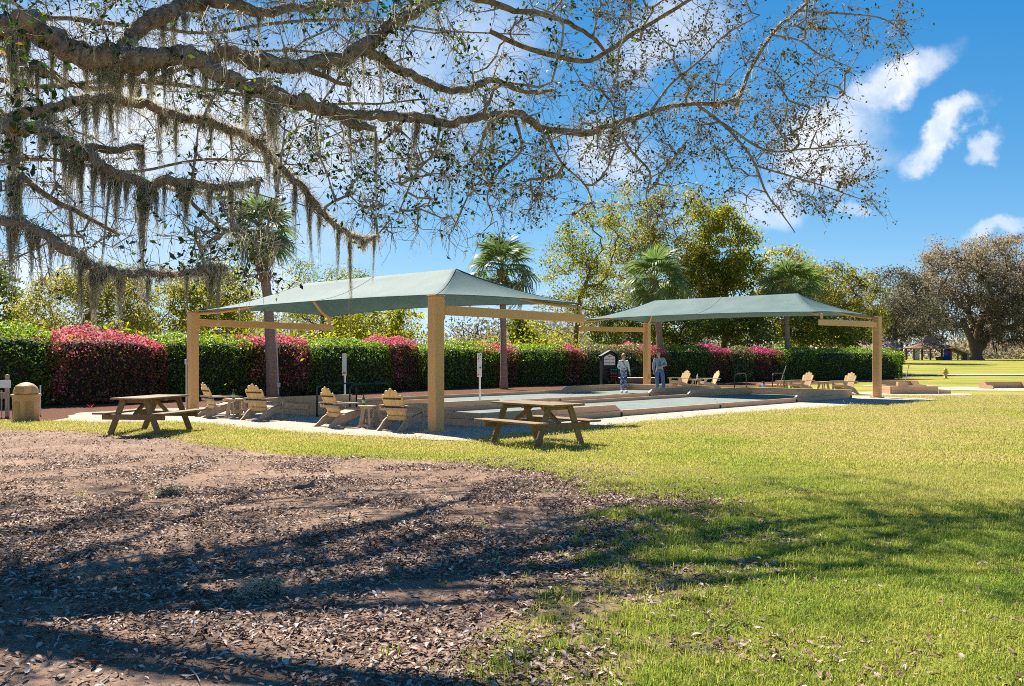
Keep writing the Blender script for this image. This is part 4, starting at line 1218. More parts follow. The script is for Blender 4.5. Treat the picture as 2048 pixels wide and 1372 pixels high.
# ---- skeleton builder shared by all trees
def attach(nodes_, par, targets, rg, seg, wob, lift=.15, down=1.2):
    """join each target point to the nearest node by a bent path; returns list of index paths"""
    paths = []
    for T in targets:
        P_ = np.array(nodes_)
        d = np.linalg.norm(P_ - T, axis=1) + down * np.maximum(0, P_[:, 2] - T[2])
        k = int(np.argmin(d)); A_ = P_[k]; dist = np.linalg.norm(T - A_); n = max(2, int(math.ceil(dist / seg)))
        path = [k]; off = rg.normal(size=3) * wob * dist
        for j in range(1, n + 1):
            s = j / n; p = A_ + (T - A_) * s + off * math.sin(math.pi * s) + rg.normal(size=3) * wob * .3 * seg * (0 if j == n else 1)
            p[2] += lift * dist * math.sin(math.pi * s) * .5
            nodes_.append(p); par.append(path[-1]); path.append(len(nodes_) - 1)
        paths.append(path)
    return paths


def thick(nodes_, par, paths, rt, power=.5):
    cnt = np.zeros(len(nodes_))
    for p in paths: cnt[p[-1]] += 1
    for k in range(len(nodes_) - 1, 0, -1):
        if par[k] >= 0: cnt[par[k]] += cnt[k]
    return rt * np.maximum(cnt, 1) ** power


def crown_points(blobs, n, rg, shell=.55):
    w = np.array([b[3] * b[4] * b[5] for b in blobs]); w = w / w.sum(); out = []
    for b, k in zip(blobs, rg.multinomial(n, w)):
        d = unit(rg.normal(size=(k, 3))); r = shell + (1 - shell) * rg.random((k, 1)) ** .6
        out.append(np.array(b[:3]) + d * r * np.array(b[3:6]))
    return np.concatenate(out)


def tree(name, label, base, trunk, blobs, ncl, nleaf, leaf, sig, mat, seed, group=None, bark=None, rt=.02, wob=.12, cat='tree', asp=.55, tmax=.5, extra=None, shell=.5, tdev=.24):
    """trunk: points relative to base; blobs: (x,y,z,rx,ry,rz) crown ellipsoids relative to base"""
    rg = np.random.default_rng(seed)
    t = empty(name, base, 0, label, cat, group)
    bark = bark or M['bark_far']
    nodes_ = [np.array(trunk[0], float)]; par = [-1]
    for a, b in zip(trunk[:-1], trunk[1:]):
        a = np.array(a, float); b = np.array(b, float); n = max(2, int(np.linalg.norm(b - a) / .7))
        for j in range(1, n + 1): nodes_.append(a + (b - a) * j / n + rg.normal(size=3) * .03); par.append(len(nodes_) - 2)
    nt_ = len(nodes_)
    T = crown_points(blobs, ncl, rg, shell)
    order = np.argsort(np.linalg.norm(T - np.array(trunk[-1]), axis=1)); T = T[order]
    paths = attach(nodes_, par, T, rg, .9, wob)
    r = np.minimum(thick(nodes_, par, paths, rt), tmax)
    tk = MB(); fl = [1 + .5 * math.exp(-2.2 * k) for k in range(nt_)]
    tk.tube([Vector(nodes_[k]) for k in range(nt_)], [r[k] * fl[k] for k in range(nt_)], 9); tk.build('trunk', bark, t, True)
    br = MB()
    for p in paths:
        rr = [min(r[p[1]] * 1.05, r[p[0]])] + [r[k] for k in p[1:]]
        br.tube([Vector(nodes_[k]) for k in p], rr, 5, False)
    br.build('branches', bark, t, True)
    n = len(T) * nleaf
    C = np.repeat(T, nleaf, 0); cs = np.repeat(rg.uniform(.6, 1.35, len(T)), nleaf)[:, None]
    Pp = C + rg.normal(size=(n, 3)) * sig * cs * np.array([1, 1, .72])
    Vq, Fq = leaf_quads(Pp, leaf * rg.uniform(.6, 1.35, n), rg, asp)
    ct = np.repeat(rg.normal(.5, tdev, len(T)), nleaf)
    tint = np.clip(ct + rg.normal(0, .13, n), 0, 1)
    link('crown', npmesh('crown', Vq, Fq, mat, np.repeat(tint, 4)), t)
    if extra: extra(t, rg, T)
    return t


LM = {}
LM['yellow'] = leafmat('spring_leaf', [(0, (.10, .115, .035)), (.4, (.235, .225, .06)), (.75, (.39, .35, .09)), (1, (.54, .47, .14))], .58, .55, .25)
LM['olive'] = leafmat('olive_leaf', [(0, (.09, .12, .018)), (.45, (.23, .24, .03)), (.75, (.42, .39, .05)), (1, (.58, .50, .08))], .58, .5, .3)
LM['dark'] = leafmat('dark_leaf', [(0, (.05, .08, .018)), (.5, (.14, .17, .035)), (.85, (.26, .27, .05)), (1, (.40, .37, .08))], .55, .5, .3)
LM['brown'] = leafmat('brown_leaf', [(0, (.12, .105, .075)), (.4, (.22, .19, .135)), (.75, (.32, .26, .175)), (1, (.42, .34, .235))], .5, .6, .2)
LM['grey'] = leafmat('grey_leaf', [(0, (.07, .07, .045)), (.5, (.15, .14, .09)), (1, (.26, .22, .14))], .4, .6, .2)
LM['far'] = leafmat('far_leaf', [(0, (.12, .115, .09)), (.5, (.22, .20, .155)), (.8, (.32, .26, .16)), (1, (.42, .33, .18))], .4, .7, .1)


def pt(x, Y): return ((x - 1024) / 1828 * Y, Y, 0)


def blob(px, py, Y, rx, rz, base, ry=None):
    """crown ellipsoid centred where pixel px,py lies at depth Y, radii in pixels"""
    c = at(px, py, Y); k = Y / 1828
    return (c.x - base[0], c.y - base[1], c.z - base[2], rx * k, (ry or rx) * k * .9, rz * k)


def T_(name, label, px, Y, trunk_px, blobs_px, *a, **kw):
    b = pt(px, Y); b = (b[0], b[1], float(gz(b[0], b[1])))
    tr = [(0, 0, -.1)] + [tuple(at(x, y, Y + dy) - Vector(b)) for x, y, dy in trunk_px]
    bl = [blob(x, y, Y + dy, rx, rz, b) for x, y, rx, rz, dy in blobs_px]
    return tree(name, label, b, tr, bl, *a, **kw)


G1 = 'trees behind the hedge row'
T_('leafy_tree', 'broad yellow green tree behind the large pink azalea', 160, 44, [(165, 690, 0), (170, 640, 0)], [(130, 620, 95, 75, 0), (240, 610, 90, 75, 1), (330, 620, 80, 60, 0), (200, 570, 80, 40, 0)], 232, 78, 0.17, 0.32, LM['yellow'], 101, G1, rt=.011, asp=.35)
T_('leafy_tree', 'olive tree between the yellow tree and the leaning palm', 415, 46, [(415, 690, 0), (412, 640, 0)], [(400, 600, 70, 65, 0), (455, 590, 60, 70, 1), (440, 650, 70, 35, 0)], 139, 78, 0.17, 0.32, LM['olive'], 102, G1, rt=.011, asp=.4)
T_('leafy_tree', 'thin bare yellow tree right of the leaning palm', 640, 52, [(640, 690, 0), (645, 630, 0)], [(620, 580, 70, 65, 0), (700, 590, 65, 60, 0), (660, 640, 90, 40, 0)], 170, 44, 0.15, 0.32, LM['olive'], 103, G1, rt=.010, asp=.35)
T_('leafy_tree', 'low olive tree under the front canopy', 760, 55, [(760, 690, 0), (765, 660, 0)], [(740, 645, 70, 45, 0), (810, 650, 40, 35, 0), (700, 660, 50, 30, 0)], 108, 73, 0.17, 0.30, LM['olive'], 104, G1, rt=.011)
T_('leafy_tree', 'dark green tree behind the hedge at the left edge', -30, 46, [(-30, 680, 0), (-25, 640, 0)], [(-20, 600, 60, 70, 0), (20, 650, 40, 40, 0), (-60, 560, 50, 50, 0)], 93, 73, 0.19, 0.34, LM['dark'], 105, G1, rt=.012)
T_('leafy_tree', 'tall sparse spring tree left of the middle palm crown', 1150, 66, [(1150, 690, 0), (1160, 600, 0), (1180, 540, 0)], [(1150, 560, 75, 95, 0), (1130, 640, 70, 60, 0), (1190, 480, 70, 80, 1)], 232, 52, 0.19, 0.38, LM['olive'], 106, G1, rt=.012, asp=.4)
T_('leafy_tree', 'tallest spring tree with yellow top behind the middle palm', 1310, 70, [(1312, 690, 0), (1310, 600, 0), (1300, 540, 0)], [(1270, 440, 75, 75, 0), (1350, 450, 80, 80, 0), (1310, 540, 110, 80, 0), (1240, 600, 60, 80, 0)], 356, 48, 0.21, 0.42, LM['yellow'], 107, G1, rt=.012, asp=.45)
T_('leafy_tree', 'dense olive tree right of the middle palm', 1450, 67, [(1450, 690, 0), (1452, 620, 0), (1450, 560, 0)], [(1450, 500, 65, 85, 0), (1465, 590, 70, 90, 0), (1400, 580, 60, 90, 0), (1420, 440, 40, 40, 0)], 325, 78, 0.21, 0.38, LM['olive'], 108, G1, rt=.013)
T_('leafy_tree', 'yellow tree above the rear canopy ridge', 1580, 74, [(1580, 690, 0), (1575, 600, 0)], [(1570, 540, 55, 55, 0), (1600, 600, 70, 70, 0), (1540, 620, 50, 60, 0)], 186, 68, 0.22, 0.38, LM['yellow'], 109, G1, rt=.013)
T_('leafy_tree', 'golden olive tree behind the right end of the rear canopy', 1690, 78, [(1690, 700, 0), (1690, 630, 0)], [(1660, 575, 65, 50, 0), (1715, 590, 50, 45, 0), (1690, 640, 80, 45, 0)], 201, 78, 0.22, 0.38, LM['yellow'], 110, G1, rt=.013)
T_('leafy_tree', 'low dark tree between the hedge and the rear canopy', 1360, 64, [(1360, 700, 0), (1360, 670, 0)], [(1240, 655, 70, 40, 0), (1370, 660, 80, 35, 0), (1490, 660, 70, 35, 0)], 186, 78, 0.19, 0.34, LM['dark'], 111, G1, rt=.011)
T_('leafy_tree', 'low dark shrubby tree right of the grey palm trunk', 1640, 72, [(1640, 700, 0), (1640, 670, 0)], [(1620, 660, 70, 35, 0), (1700, 670, 60, 28, 0)], 108, 78, 0.21, 0.34, LM['dark'], 112, G1, rt=.011)
T_('leafy_tree', 'small blue green conifer beyond the slim palm trunk', 1040, 75, [(1040, 690, 0), (1040, 660, 0)], [(1040, 665, 30, 32, 0), (1060, 680, 35, 20, 0)], 62, 73, 0.22, 0.30, LM['dark'], 113, G1, rt=.013)
T_('leafy_tree', 'grey brown tree between the golden tree and the great oak', 1790, 120, [(1790, 705, 0), (1790, 650, 0)], [(1780, 590, 70, 55, 0), (1820, 640, 70, 45, 0), (1750, 650, 50, 40, 0)], 201, 63, 0.30, 0.61, LM['grey'], 114, G1, rt=.022)


# great live oak far right
def great_oak():
    Y = 155; b = pt(1950, Y); b = (b[0], b[1], float(gz(0, Y))); k = Y / 1828
    rg = np.random.default_rng(150)
    t = empty('great_oak', b, 0, 'huge spreading brown live oak standing on the far right lawn', 'tree')
    nodes_ = [np.array((0, 0, -.3))]; par = [-1]; stems = []
    tops = [((1925, 640), -2), ((1965, 630), 0), ((2000, 640), 2), ((1945, 650), 3)]
    for (px, py), dy in tops:
        e = np.array(at(px, py, Y + dy) - Vector(b)); ids = [0]
        for j in range(1, 9):
            s = j / 8; p = np.array([e[0] * s ** 1.4, e[1] * s, e[2] * s]) + rg.normal(size=3) * .08
            nodes_.append(p); par.append(ids[-1]); ids.append(len(nodes_) - 1)
        stems.append(ids)
    bl = [blob(x, y, Y + dy, rx, rz, b) for x, y, rx, rz, dy in [(1930, 570, 130, 80, 0), (1840, 610, 85, 65, -2), (2040, 560, 110, 90, 2), (1900, 530, 70, 50, 0), (2000, 510, 80, 45, 0), (1850, 660, 60, 35, -4), (2120, 600, 110, 90, 0), (2020, 650, 80, 40, -4)]]
    T = crown_points(bl, 420, rg, .35); T = T[np.argsort(np.linalg.norm(T - np.array([0, 0, 6]), axis=1))]
    paths = attach(nodes_, par, T, rg, 1.5, .16, .1, .6)
    r = np.minimum(thick(nodes_, par, paths, .055, .52), 1.5)
    for ids in stems:
        MB().tube([Vector(nodes_[q]) for q in ids], [max(.5, r[q]) * (1.25 - .4 * j / 8) for j, q in enumerate(ids)], 10).build('trunk', M['bark_far'], t, True)
    br = MB()
    for p in paths: br.tube([Vector(nodes_[q]) for q in p], [min(r[p[1]], r[p[0]])] + [r[q] for q in p[1:]], 6, False)
    br.build('branches', M['bark_far'], t, True)
    nl = 150; n = len(T) * nl; C = np.repeat(T, nl, 0)
    Pp = C + rg.normal(size=(n, 3)) * .85 * np.repeat(rg.uniform(.6, 1.4, len(T)), nl)[:, None] * np.array([1, 1, .7])
    Vq, Fq = leaf_quads(Pp, .36 * rg.uniform(.6, 1.3, n), rg, .6)
    tint = np.clip(np.repeat(rg.normal(.5, .2, len(T)), nl) + .02 * (Pp[:, 2] - 9) + rg.normal(0, .12, n), 0, 1)
    link('crown', npmesh('crown', Vq, Fq, LM['brown'], np.repeat(tint, 4)), t)
    # hanging moss below the crown
    low = T[T[:, 2] < 11]; n = len(low) * 10
    C = np.repeat(low, 10, 0) + rg.normal(size=(n, 3)) * np.array([.9, .9, .4])
    P_ = np.stack([C, C + np.array([0, 0, -.5]), C + rg.normal(size=(n, 3)) * .1 + np.array([0, 0, -1.3])], 1)
    Vq, Fq = tubes_np(P_, np.stack([np.full(n, .06), np.full(n, .08), np.full(n, .01)], 1), 3)
    link('hanging_moss', npmesh('hanging_moss', Vq, Fq, LM['grey'], np.full(len(Vq), .6)), t)


great_oak()

# distant woods on the horizon: one mass
rg = np.random.default_rng(77); ac = Acc()
for k in range(230):
    X_ = rg.uniform(-260, 420); Y_ = rg.uniform(185, 300); h_ = rg.uniform(8, 15) * (.8 if -60 < X_ < 20 else 1); n = 420
    d = rg.normal(size=(n, 3)) * np.array([h_ * .33, h_ * .33, h_ * .27]); Pp = d + np.array([X_, Y_, float(gz(0, Y_)) + h_ * .55]); Pp = Pp[Pp[:, 2] > .5]
    Vq, Fq = leaf_quads(Pp, rg.uniform(.5, 1.1, len(Pp)), rg, .6); ac.add(Vq, Fq, np.clip(rg.normal(.5, .2) + np.repeat(rg.normal(0, .15, len(Pp)), 4), 0, 1))
    if k % 2 == 0:
        nb_ = 10; P_ = np.stack([np.stack([np.array([X_, Y_, 0]) + s * (np.array([rg.normal() * h_ * .3, rg.normal() * h_ * .3, h_ * .95])) for s in (0, .5, 1)]) for _ in range(nb_)])
        Vq, Fq = tubes_np(P_, np.broadcast_to(np.array([.22, .14, .04]), (nb_, 3)), 4); ac.add(Vq, Fq, .05)
for k in range(260):
    X_ = rg.uniform(-200, 330); Y_ = rg.uniform(176, 200); n = 150
    Pp = rg.normal(size=(n, 3)) * np.array([3.2, 2.0, 1.3]) + np.array([X_, Y_, .85 + rg.uniform(.8, 2.2)]); Pp = Pp[Pp[:, 2] > .7]
    Vq, Fq = leaf_quads(Pp, rg.uniform(.5, 1.0, len(Pp)), rg, .6); ac.add(Vq, Fq, np.clip(rg.normal(.6, .2) + np.repeat(rg.normal(0, .15, len(Pp)), 4), 0, 1))
tag(link('distant_woods', ac.mesh('distant_woods', LM['far'])), 'grey brown woods along the horizon', 'woods', kind='stuff')
# low scrub behind the hedge and under the trees
rg = np.random.default_rng(78); ac = Acc()
for k in range(70):
    s = k / 69; X_ = -30 + 64 * s + rg.normal() * 1.0; hx_, hy_ = along(HEDGE, _d[-1] * (.12 + .86 * s)); Y_ = hy_ + rg.uniform(5, 10) + 3 * s; X_ = hx_ + rg.normal() * 1.5
    n = 420; d = rg.normal(size=(n, 3)) * np.array([1.3, 1.0, .55]); Pp = d + np.array([X_, Y_, rg.uniform(1.0, 2.0)]); Pp = Pp[Pp[:, 2] > .05]
    Vq, Fq = leaf_quads(Pp, rg.uniform(.12, .24, len(Pp)), rg, .5); ac.add(Vq, Fq, np.clip(rg.normal(.45, .2) + np.repeat(rg.normal(0, .15, len(Pp)), 4), 0, 1))
tag(link('undergrowth', ac.mesh('undergrowth', LM['olive'])), 'olive undergrowth below the trees behind the hedge', 'undergrowth', kind='stuff')


# ---- palms
PF = leafmat('palm_frond', [(0, (.07, .12, .045)), (.5, (.17, .24, .08)), (.8, (.34, .38, .10)), (1, (.52, .46, .13))], .45, .45, .4)
PD = leafmat('dead_frond', [(0, (.12, .06, .03)), (.5, (.25, .15, .08)), (1, (.38, .26, .15))], .3, .7, .2)


def frond_mesh(seed, mat, nl=34, stalk=.75, rad=.72, droop=.5):
    rg = np.random.default_rng(seed); ac = Acc()
    P_ = np.array([[(0, 0, 0), (stalk * .5, 0, .05), (stalk, 0, 0)]], float); Vq, Fq = tubes_np(P_, np.array([[.02, .016, .010]]), 4); ac.add(Vq, Fq, .75)
    for k in range(nl):
        a = R(-118 + 236 * k / (nl - 1)) + rg.normal() * .03; r = rad * (.82 + .18 * math.cos(a * .6)) * rg.uniform(.9, 1.08)
        d = np.array([math.cos(a), math.sin(a), 0]); s = np.array([-math.sin(a), math.cos(a), 0]); o = np.array([stalk, 0, 0])
        w = .026; costa = -.22 * max(0, math.cos(a))
        p0 = o; p1 = o + d * r * .5 + np.array([0, 0, .06 + costa * .4]); p2 = o + d * r * .8 + np.array([0, 0, -.02 * droop + costa]); p3 = o + d * r * (1 - .08 * droop) + np.array([0, 0, -.26 * droop + costa * 1.2 - .08 * rg.random()])
        Vq = np.array([p0, p1 + s * w, p1 - s * w, p2 + s * w * .6, p2 - s * w * .6, p3, p3 + s * .002])
        Fq = np.array([[0, 2, 1, 1], [1, 2, 4, 3], [3, 4, 6, 5]])
        Fq[0] = [0, 2, 1, 0]
        Vq2 = np.concatenate([Vq, Vq[0:1] + s * .003]); Fq[0] = [0, 2, 1, 7]
        ac.add(Vq2, Fq, np.clip(rg.normal(.45, .14), 0, 1))
    return ac.mesh('frond', mat)


FR = [frond_mesh(300 + k, PF, droop=.3 + .35 * k) for k in range(3)]; FD = frond_mesh(310, PD, 26, .7, .6, 1.2)


def palm(px, Y, base_y, pts, crown_r, label, seed, boots=True, nf=30, skirt=6, tr=.15):
    rg = np.random.default_rng(seed)
    b = at(px, base_y, Y); b.z = 0
    t = empty('cabbage_palm', b, 0, label, 'palm', 'cabbage palms along the hedge')
    P_ = [Vector((0, 0, -.05))] + [at(x, y, Y) - b for x, y in pts]
    fine = []
    for a, c in zip(P_[:-1], P_[1:]):
        for s in np.linspace(0, 1, 8)[:-1]: fine.append(a.lerp(c, s))
    fine.append(P_[-1]); n = len(fine)
    MB().tube(fine, [tr * (1.25 - .35 * min(1, 3 * k / n)) * (1 + .04 * math.sin(k * 2.3)) for k in range(n)], 12).build('trunk', M['palm_trunk'], t, True)
    top = P_[-1]
    if boots:      # criss-crossed leaf bases below the crown
        for k in range(46):
            h = rg.random(); a = rg.random() * 6.283; q = top - (top - P_[-2]).normalized() * h * (1.3 if boots is True else boots)
            d = Vector((math.cos(a), math.sin(a), 0)); sd = Vector((-d.y, d.x, 0)); o = q + d * tr * .85
            tip = o + d * (.10 + .07 * rg.random()) + Vector((0, 0, .26)) + sd * rg.normal() * .06
            MB().add([o + sd * .065, o - sd * .065, tip - sd * .03, tip + sd * .03, o + sd * .05 + d * .05, o - sd * .05 + d * .05], [(0, 1, 2, 3), (4, 3, 2, 5), (0, 3, 4), (1, 5, 2)]).build('leaf_boot', M['palm_boot'], t)
    sc = crown_r / 1.35
    for k in range(nf):
        s = (k + .5) / nf; el = R(82 - 125 * s) + rg.normal() * .12; az = k * 2.39996 + rg.normal() * .2
        o = link('frond', FR[min(2, int(s * 3))], t)
        o.matrix_local = Matrix.Translation(top + Vector((0, 0, .12 * (1 - s)))) @ Matrix.Rotation(az, 4, 'Z') @ Matrix.Rotation(-el, 4, 'Y') @ Matrix.Rotation(rg.normal() * .35, 4, 'X') @ Matrix.Scale(sc * rg.uniform(.85, 1.1), 4)
    for k in range(skirt):
        o = link('dead_frond', FD, t); az = rg.random() * 6.283
        o.matrix_local = Matrix.Translation(top - Vector((0, 0, .1))) @ Matrix.Rotation(az, 4, 'Z') @ Matrix.Rotation(R(rg.uniform(55, 80)), 4, 'Y') @ Matrix.Scale(sc * .85, 4)
    return t


pa = palm(546, 34.2, 796, [(541, 690), (536, 600), (526, 530), (522, 468)], 1.5, 'leaning cabbage palm with shaggy trunk and grey conduit', 21, boots=1.9, tr=.2)
MB().tube([at(557, 790, 33.9) - pa.location, at(555, 720, 33.9) - pa.location, at(550, 640, 33.9) - pa.location], .022, 7).build('conduit', M['grey_plastic'], pa)
MB().box(at(557, 770, 33.86) - pa.location, (.12, .08, .17), bev=.01).build('junction_box', M['grey_plastic'], pa)
palm(1008, 43.2, 780, [(1007, 690), (1006, 620), (1003, 545)], 1.8, 'slim straight cabbage palm left of the cabinet', 22, boots=.9, tr=.16)
palm(1321, 57, 772, [(1320, 690), (1316, 640), (1309, 565)], 2.35, 'shaggy cabbage palm behind the rear canopy ridge', 23, boots=1.4, tr=.22)
palm(1577, 62.5, 758, [(1575, 690), (1573, 640), (1582, 578)], 2.2, 'grey trunked cabbage palm behind the far chairs', 24, boots=.5, tr=.2)
palm(1708, 82, 745, [(1708, 690), (1706, 650)], 1.8, 'dark palm standing behind the clipped hedge', 25, boots=.8, tr=.22, nf=26)

# ================================================================== BUILDINGS
c = at(1690, 700, 118); t = empty('far_house', (c.x, c.y, float(gz(0, 105))), R(-6), 'brown roofed house with two skylights behind the clipped hedge', 'house')
MB().box((1.2, 2, 1.2), (9.5, 7, 2.4), bev=.02).build('wall', M['house_wall'], t)
rf = MB().add([(-4.0, -2.2, 2.15), (6.6, -2.2, 2.15), (6.6, 2, 3.5), (-4.0, 2, 3.5), (6.6, 6.2, 2.15), (-4.0, 6.2, 2.15)], [(0, 1, 2, 3), (3, 2, 4, 5)])
rf = rf.build('roof', M['house_roof'], t)
for x in (-.4, 3.4): MB().box((x, .7, 3.16), (1.0, 1.1, .14), Matrix.Rotation(math.atan2(1.35, 4.2), 3, 'X'), .02).build('skylight', M['glass'], rf)
for s in (-1, 1): MB().beam((-4.05, 2 + s * 4.3, 2.05), (-4.05, 2, 3.46), .1, .2, .01).build('barge_board', M['white'], rf)
MB().add([(-3.9, -1.5, 2.3), (-3.9, 5.5, 2.3), (-3.9, 2, 3.4)], [(0, 1, 2)]).build('gable', M['house_wall'], t)
for x in (-1.5, 1.5, 4.2):
    w_ = MB().box((x, -1.52, 1.3), (1.1, .06, 1.2), bev=.01).build('window', M['white'], t); MB().box((x, -1.56, 1.3), (.95, .03, 1.05), bev=.01).build('pane', M['glass'], w_)

c = at(1868, 723, 148); t = empty('picnic_pavilion', (c.x, c.y, c.z), R(-8), 'open timber pavilion with steep brown roof on the far lawn', 'pavilion')
for x in (-3.7, -1.2, 1.9):
    for y in (-2.2, 2.2): MB().box((x, y, 1.05), (.24, .24, 2.1), bev=.02).build('post', M['post_dark'], t)
MB().box((-3.2, -2.0, 1.05), (.7, .5, 2.1), bev=.03).build('chimney_block', M['concrete'], t)
for s_ in (-1, 1):
    MB().beam((-4.1, s_ * 2.35, 2.15), (2.4, s_ * 2.35, 2.15), .16, .24, .02).build('eave_beam', M['grey_wood'], t)
    for x in (-3.7, 1.9): MB().beam((x, s_ * 2.2, 1.3), (x + (1.0 if x < 0 else -1.0), s_ * 2.2, 2.1), .12, .12, .01).build('knee_brace', M['post_dark'], t)
MB().add([(-4.6, -3.0, 2.15), (2.9, -3.0, 2.15), (2.9, 3.0, 2.15), (-4.6, 3.0, 2.15), (-2.1, -1.1, 3.0), (.6, -1.1, 3.0), (.6, 1.1, 3.0), (-2.1, 1.1, 3.0), (-.7, 0, 4.6)],
         [(0, 1, 5, 4), (1, 2, 6, 5), (2, 3, 7, 6), (3, 0, 4, 7), (4, 5, 8), (5, 6, 8), (6, 7, 8), (7, 4, 8), (3, 2, 1, 0)]).build('roof', M['shingle'], t)
MB().add([(2.4, -2.6, 2.2), (5.0, -2.6, 1.15), (5.0, 2.6, 1.15), (2.4, 2.6, 2.2), (2.4, -2.6, 2.05), (5.0, -2.6, 1.0), (5.0, 2.6, 1.0), (2.4, 2.6, 2.05)], [(0, 1, 2, 3), (7, 6, 5, 4), (0, 4, 5, 1), (1, 5, 6, 2)]).build('lean_to_roof', M['grey_wood'], t)
for y in (-2.3, 2.3): MB().box((4.4, y, .62), (.2, .2, 1.2), bev=.02).build('post', M['grey_wood'], t)
for k in range(3): MB().box((-1.5, 2.3, .9 + k * .35), (5, .05, .12), bev=.01).build('rail', M['board'], t)
MB().box((.6, -1, .72), (2, .8, .08), bev=.01).build('table_top', M['picnic_wood'], t); MB().box((.6, -1, .35), (1.2, .1, .7), bev=.01).build('table_leg', M['picnic_wood'], t)
c = at(1894, 722.5, 146.5); t = empty('blue_cabin', (c.x, c.y, c.z), R(-8), 'blue portable cabin beside the pavilion', 'cabin')
MB().lathe([(.52, 0), (.52, 1.75), (.48, 1.85), (.2, 1.95)], 18).build('shell', M['blue'], t, True); MB().box((.1, -.53, 1.45), (.4, .03, .4), bev=.02).build('badge', M['red'], t)
MB().box((0, -.52, .85), (.06, .06, 1.6), bev=.01).build('seam', M['black'], t)
c = at(1930, 721, 150); t = empty('litter_bin', (c.x, c.y, c.z), 0, 'small dark brown bin on the lawn left of the great oak trunk', 'bin')
MB().box((0, 0, .42), (.85, .85, .84), bev=.03).build('bin_body', M['post_dark'], t); MB().box((0, 0, .88), (.95, .95, .08), bev=.02).build('lid', M['black'], t)
for k, (px, py, rx_) in enumerate([(2000, 690, 9), (2080, 695, 8)]):
    c = at(px, py, 210); t = empty('far_house', (c.x, c.y, .85), 0, ['distant red brown house glimpsed behind the great oak trunk', 'distant house at the right edge beyond the great oak'][k], 'house')
    if k: pass
    MB().box((0, 0, 1.3), (rx_ * 1.6, 8, 2.6), bev=.02).build('wall', M['house_wall'], t)
    MB().add([(-rx_ * .9, -4.6, 2.5), (rx_ * .9, -4.6, 2.5), (rx_ * .7, 0, 4.4), (-rx_ * .7, 0, 4.4), (rx_ * .9, 4.6, 2.5), (-rx_ * .9, 4.6, 2.5)], [(0, 1, 2, 3), (3, 2, 4, 5), (1, 4, 2), (0, 3, 5)]).build('roof', surf('red_roof%d' % k, (.25, .08, .05), (.36, .13, .08), 3, .8), t)
    for x in (-4, 0, 4): MB().box((x, -4.02, 1.4), (1.2, .06, 1.2), bev=.01).build('window', M['glass'], t)

#OAK#
# ================================================================== FOREGROUND LIVE OAK
MOSS = leafmat('spanish_moss', [(0, (.34, .31, .22)), (.5, (.56, .52, .40)), (1, (.80, .77, .66))], .7, .8, .1, noise=.2, nscale=1.5)
OAKL = leafmat('oak_leaf', [(0, (.012, .03, .010)), (.5, (.032, .065, .018)), (.8, (.08, .13, .025)), (.93, (.20, .26, .03)), (1, (.40, .22, .03))], .45, .5, .2)
BUD = leafmat('oak_bud', [(0, (.035, .032, .010)), (.5, (.09, .075, .022)), (1, (.20, .16, .045))], .35, .6, .2)


def catmull(P_, n=6):
    P_ = [np.array(p, float) for p in P_]; out = []
    Q = [2 * P_[0] - P_[1]] + P_ + [2 * P_[-1] - P_[-2]]
    for k in range(1, len(Q) - 2):
        a, b, c, d = Q[k - 1], Q[k], Q[k + 1], Q[k + 2]
        for j in range(n):
            s = j / n; out.append(.5 * (2 * b + (c - a) * s + (2 * a - 5 * b + 4 * c - d) * s * s + (3 * b - a - 3 * c + d) * s ** 3))
    out.append(P_[-1]); return out


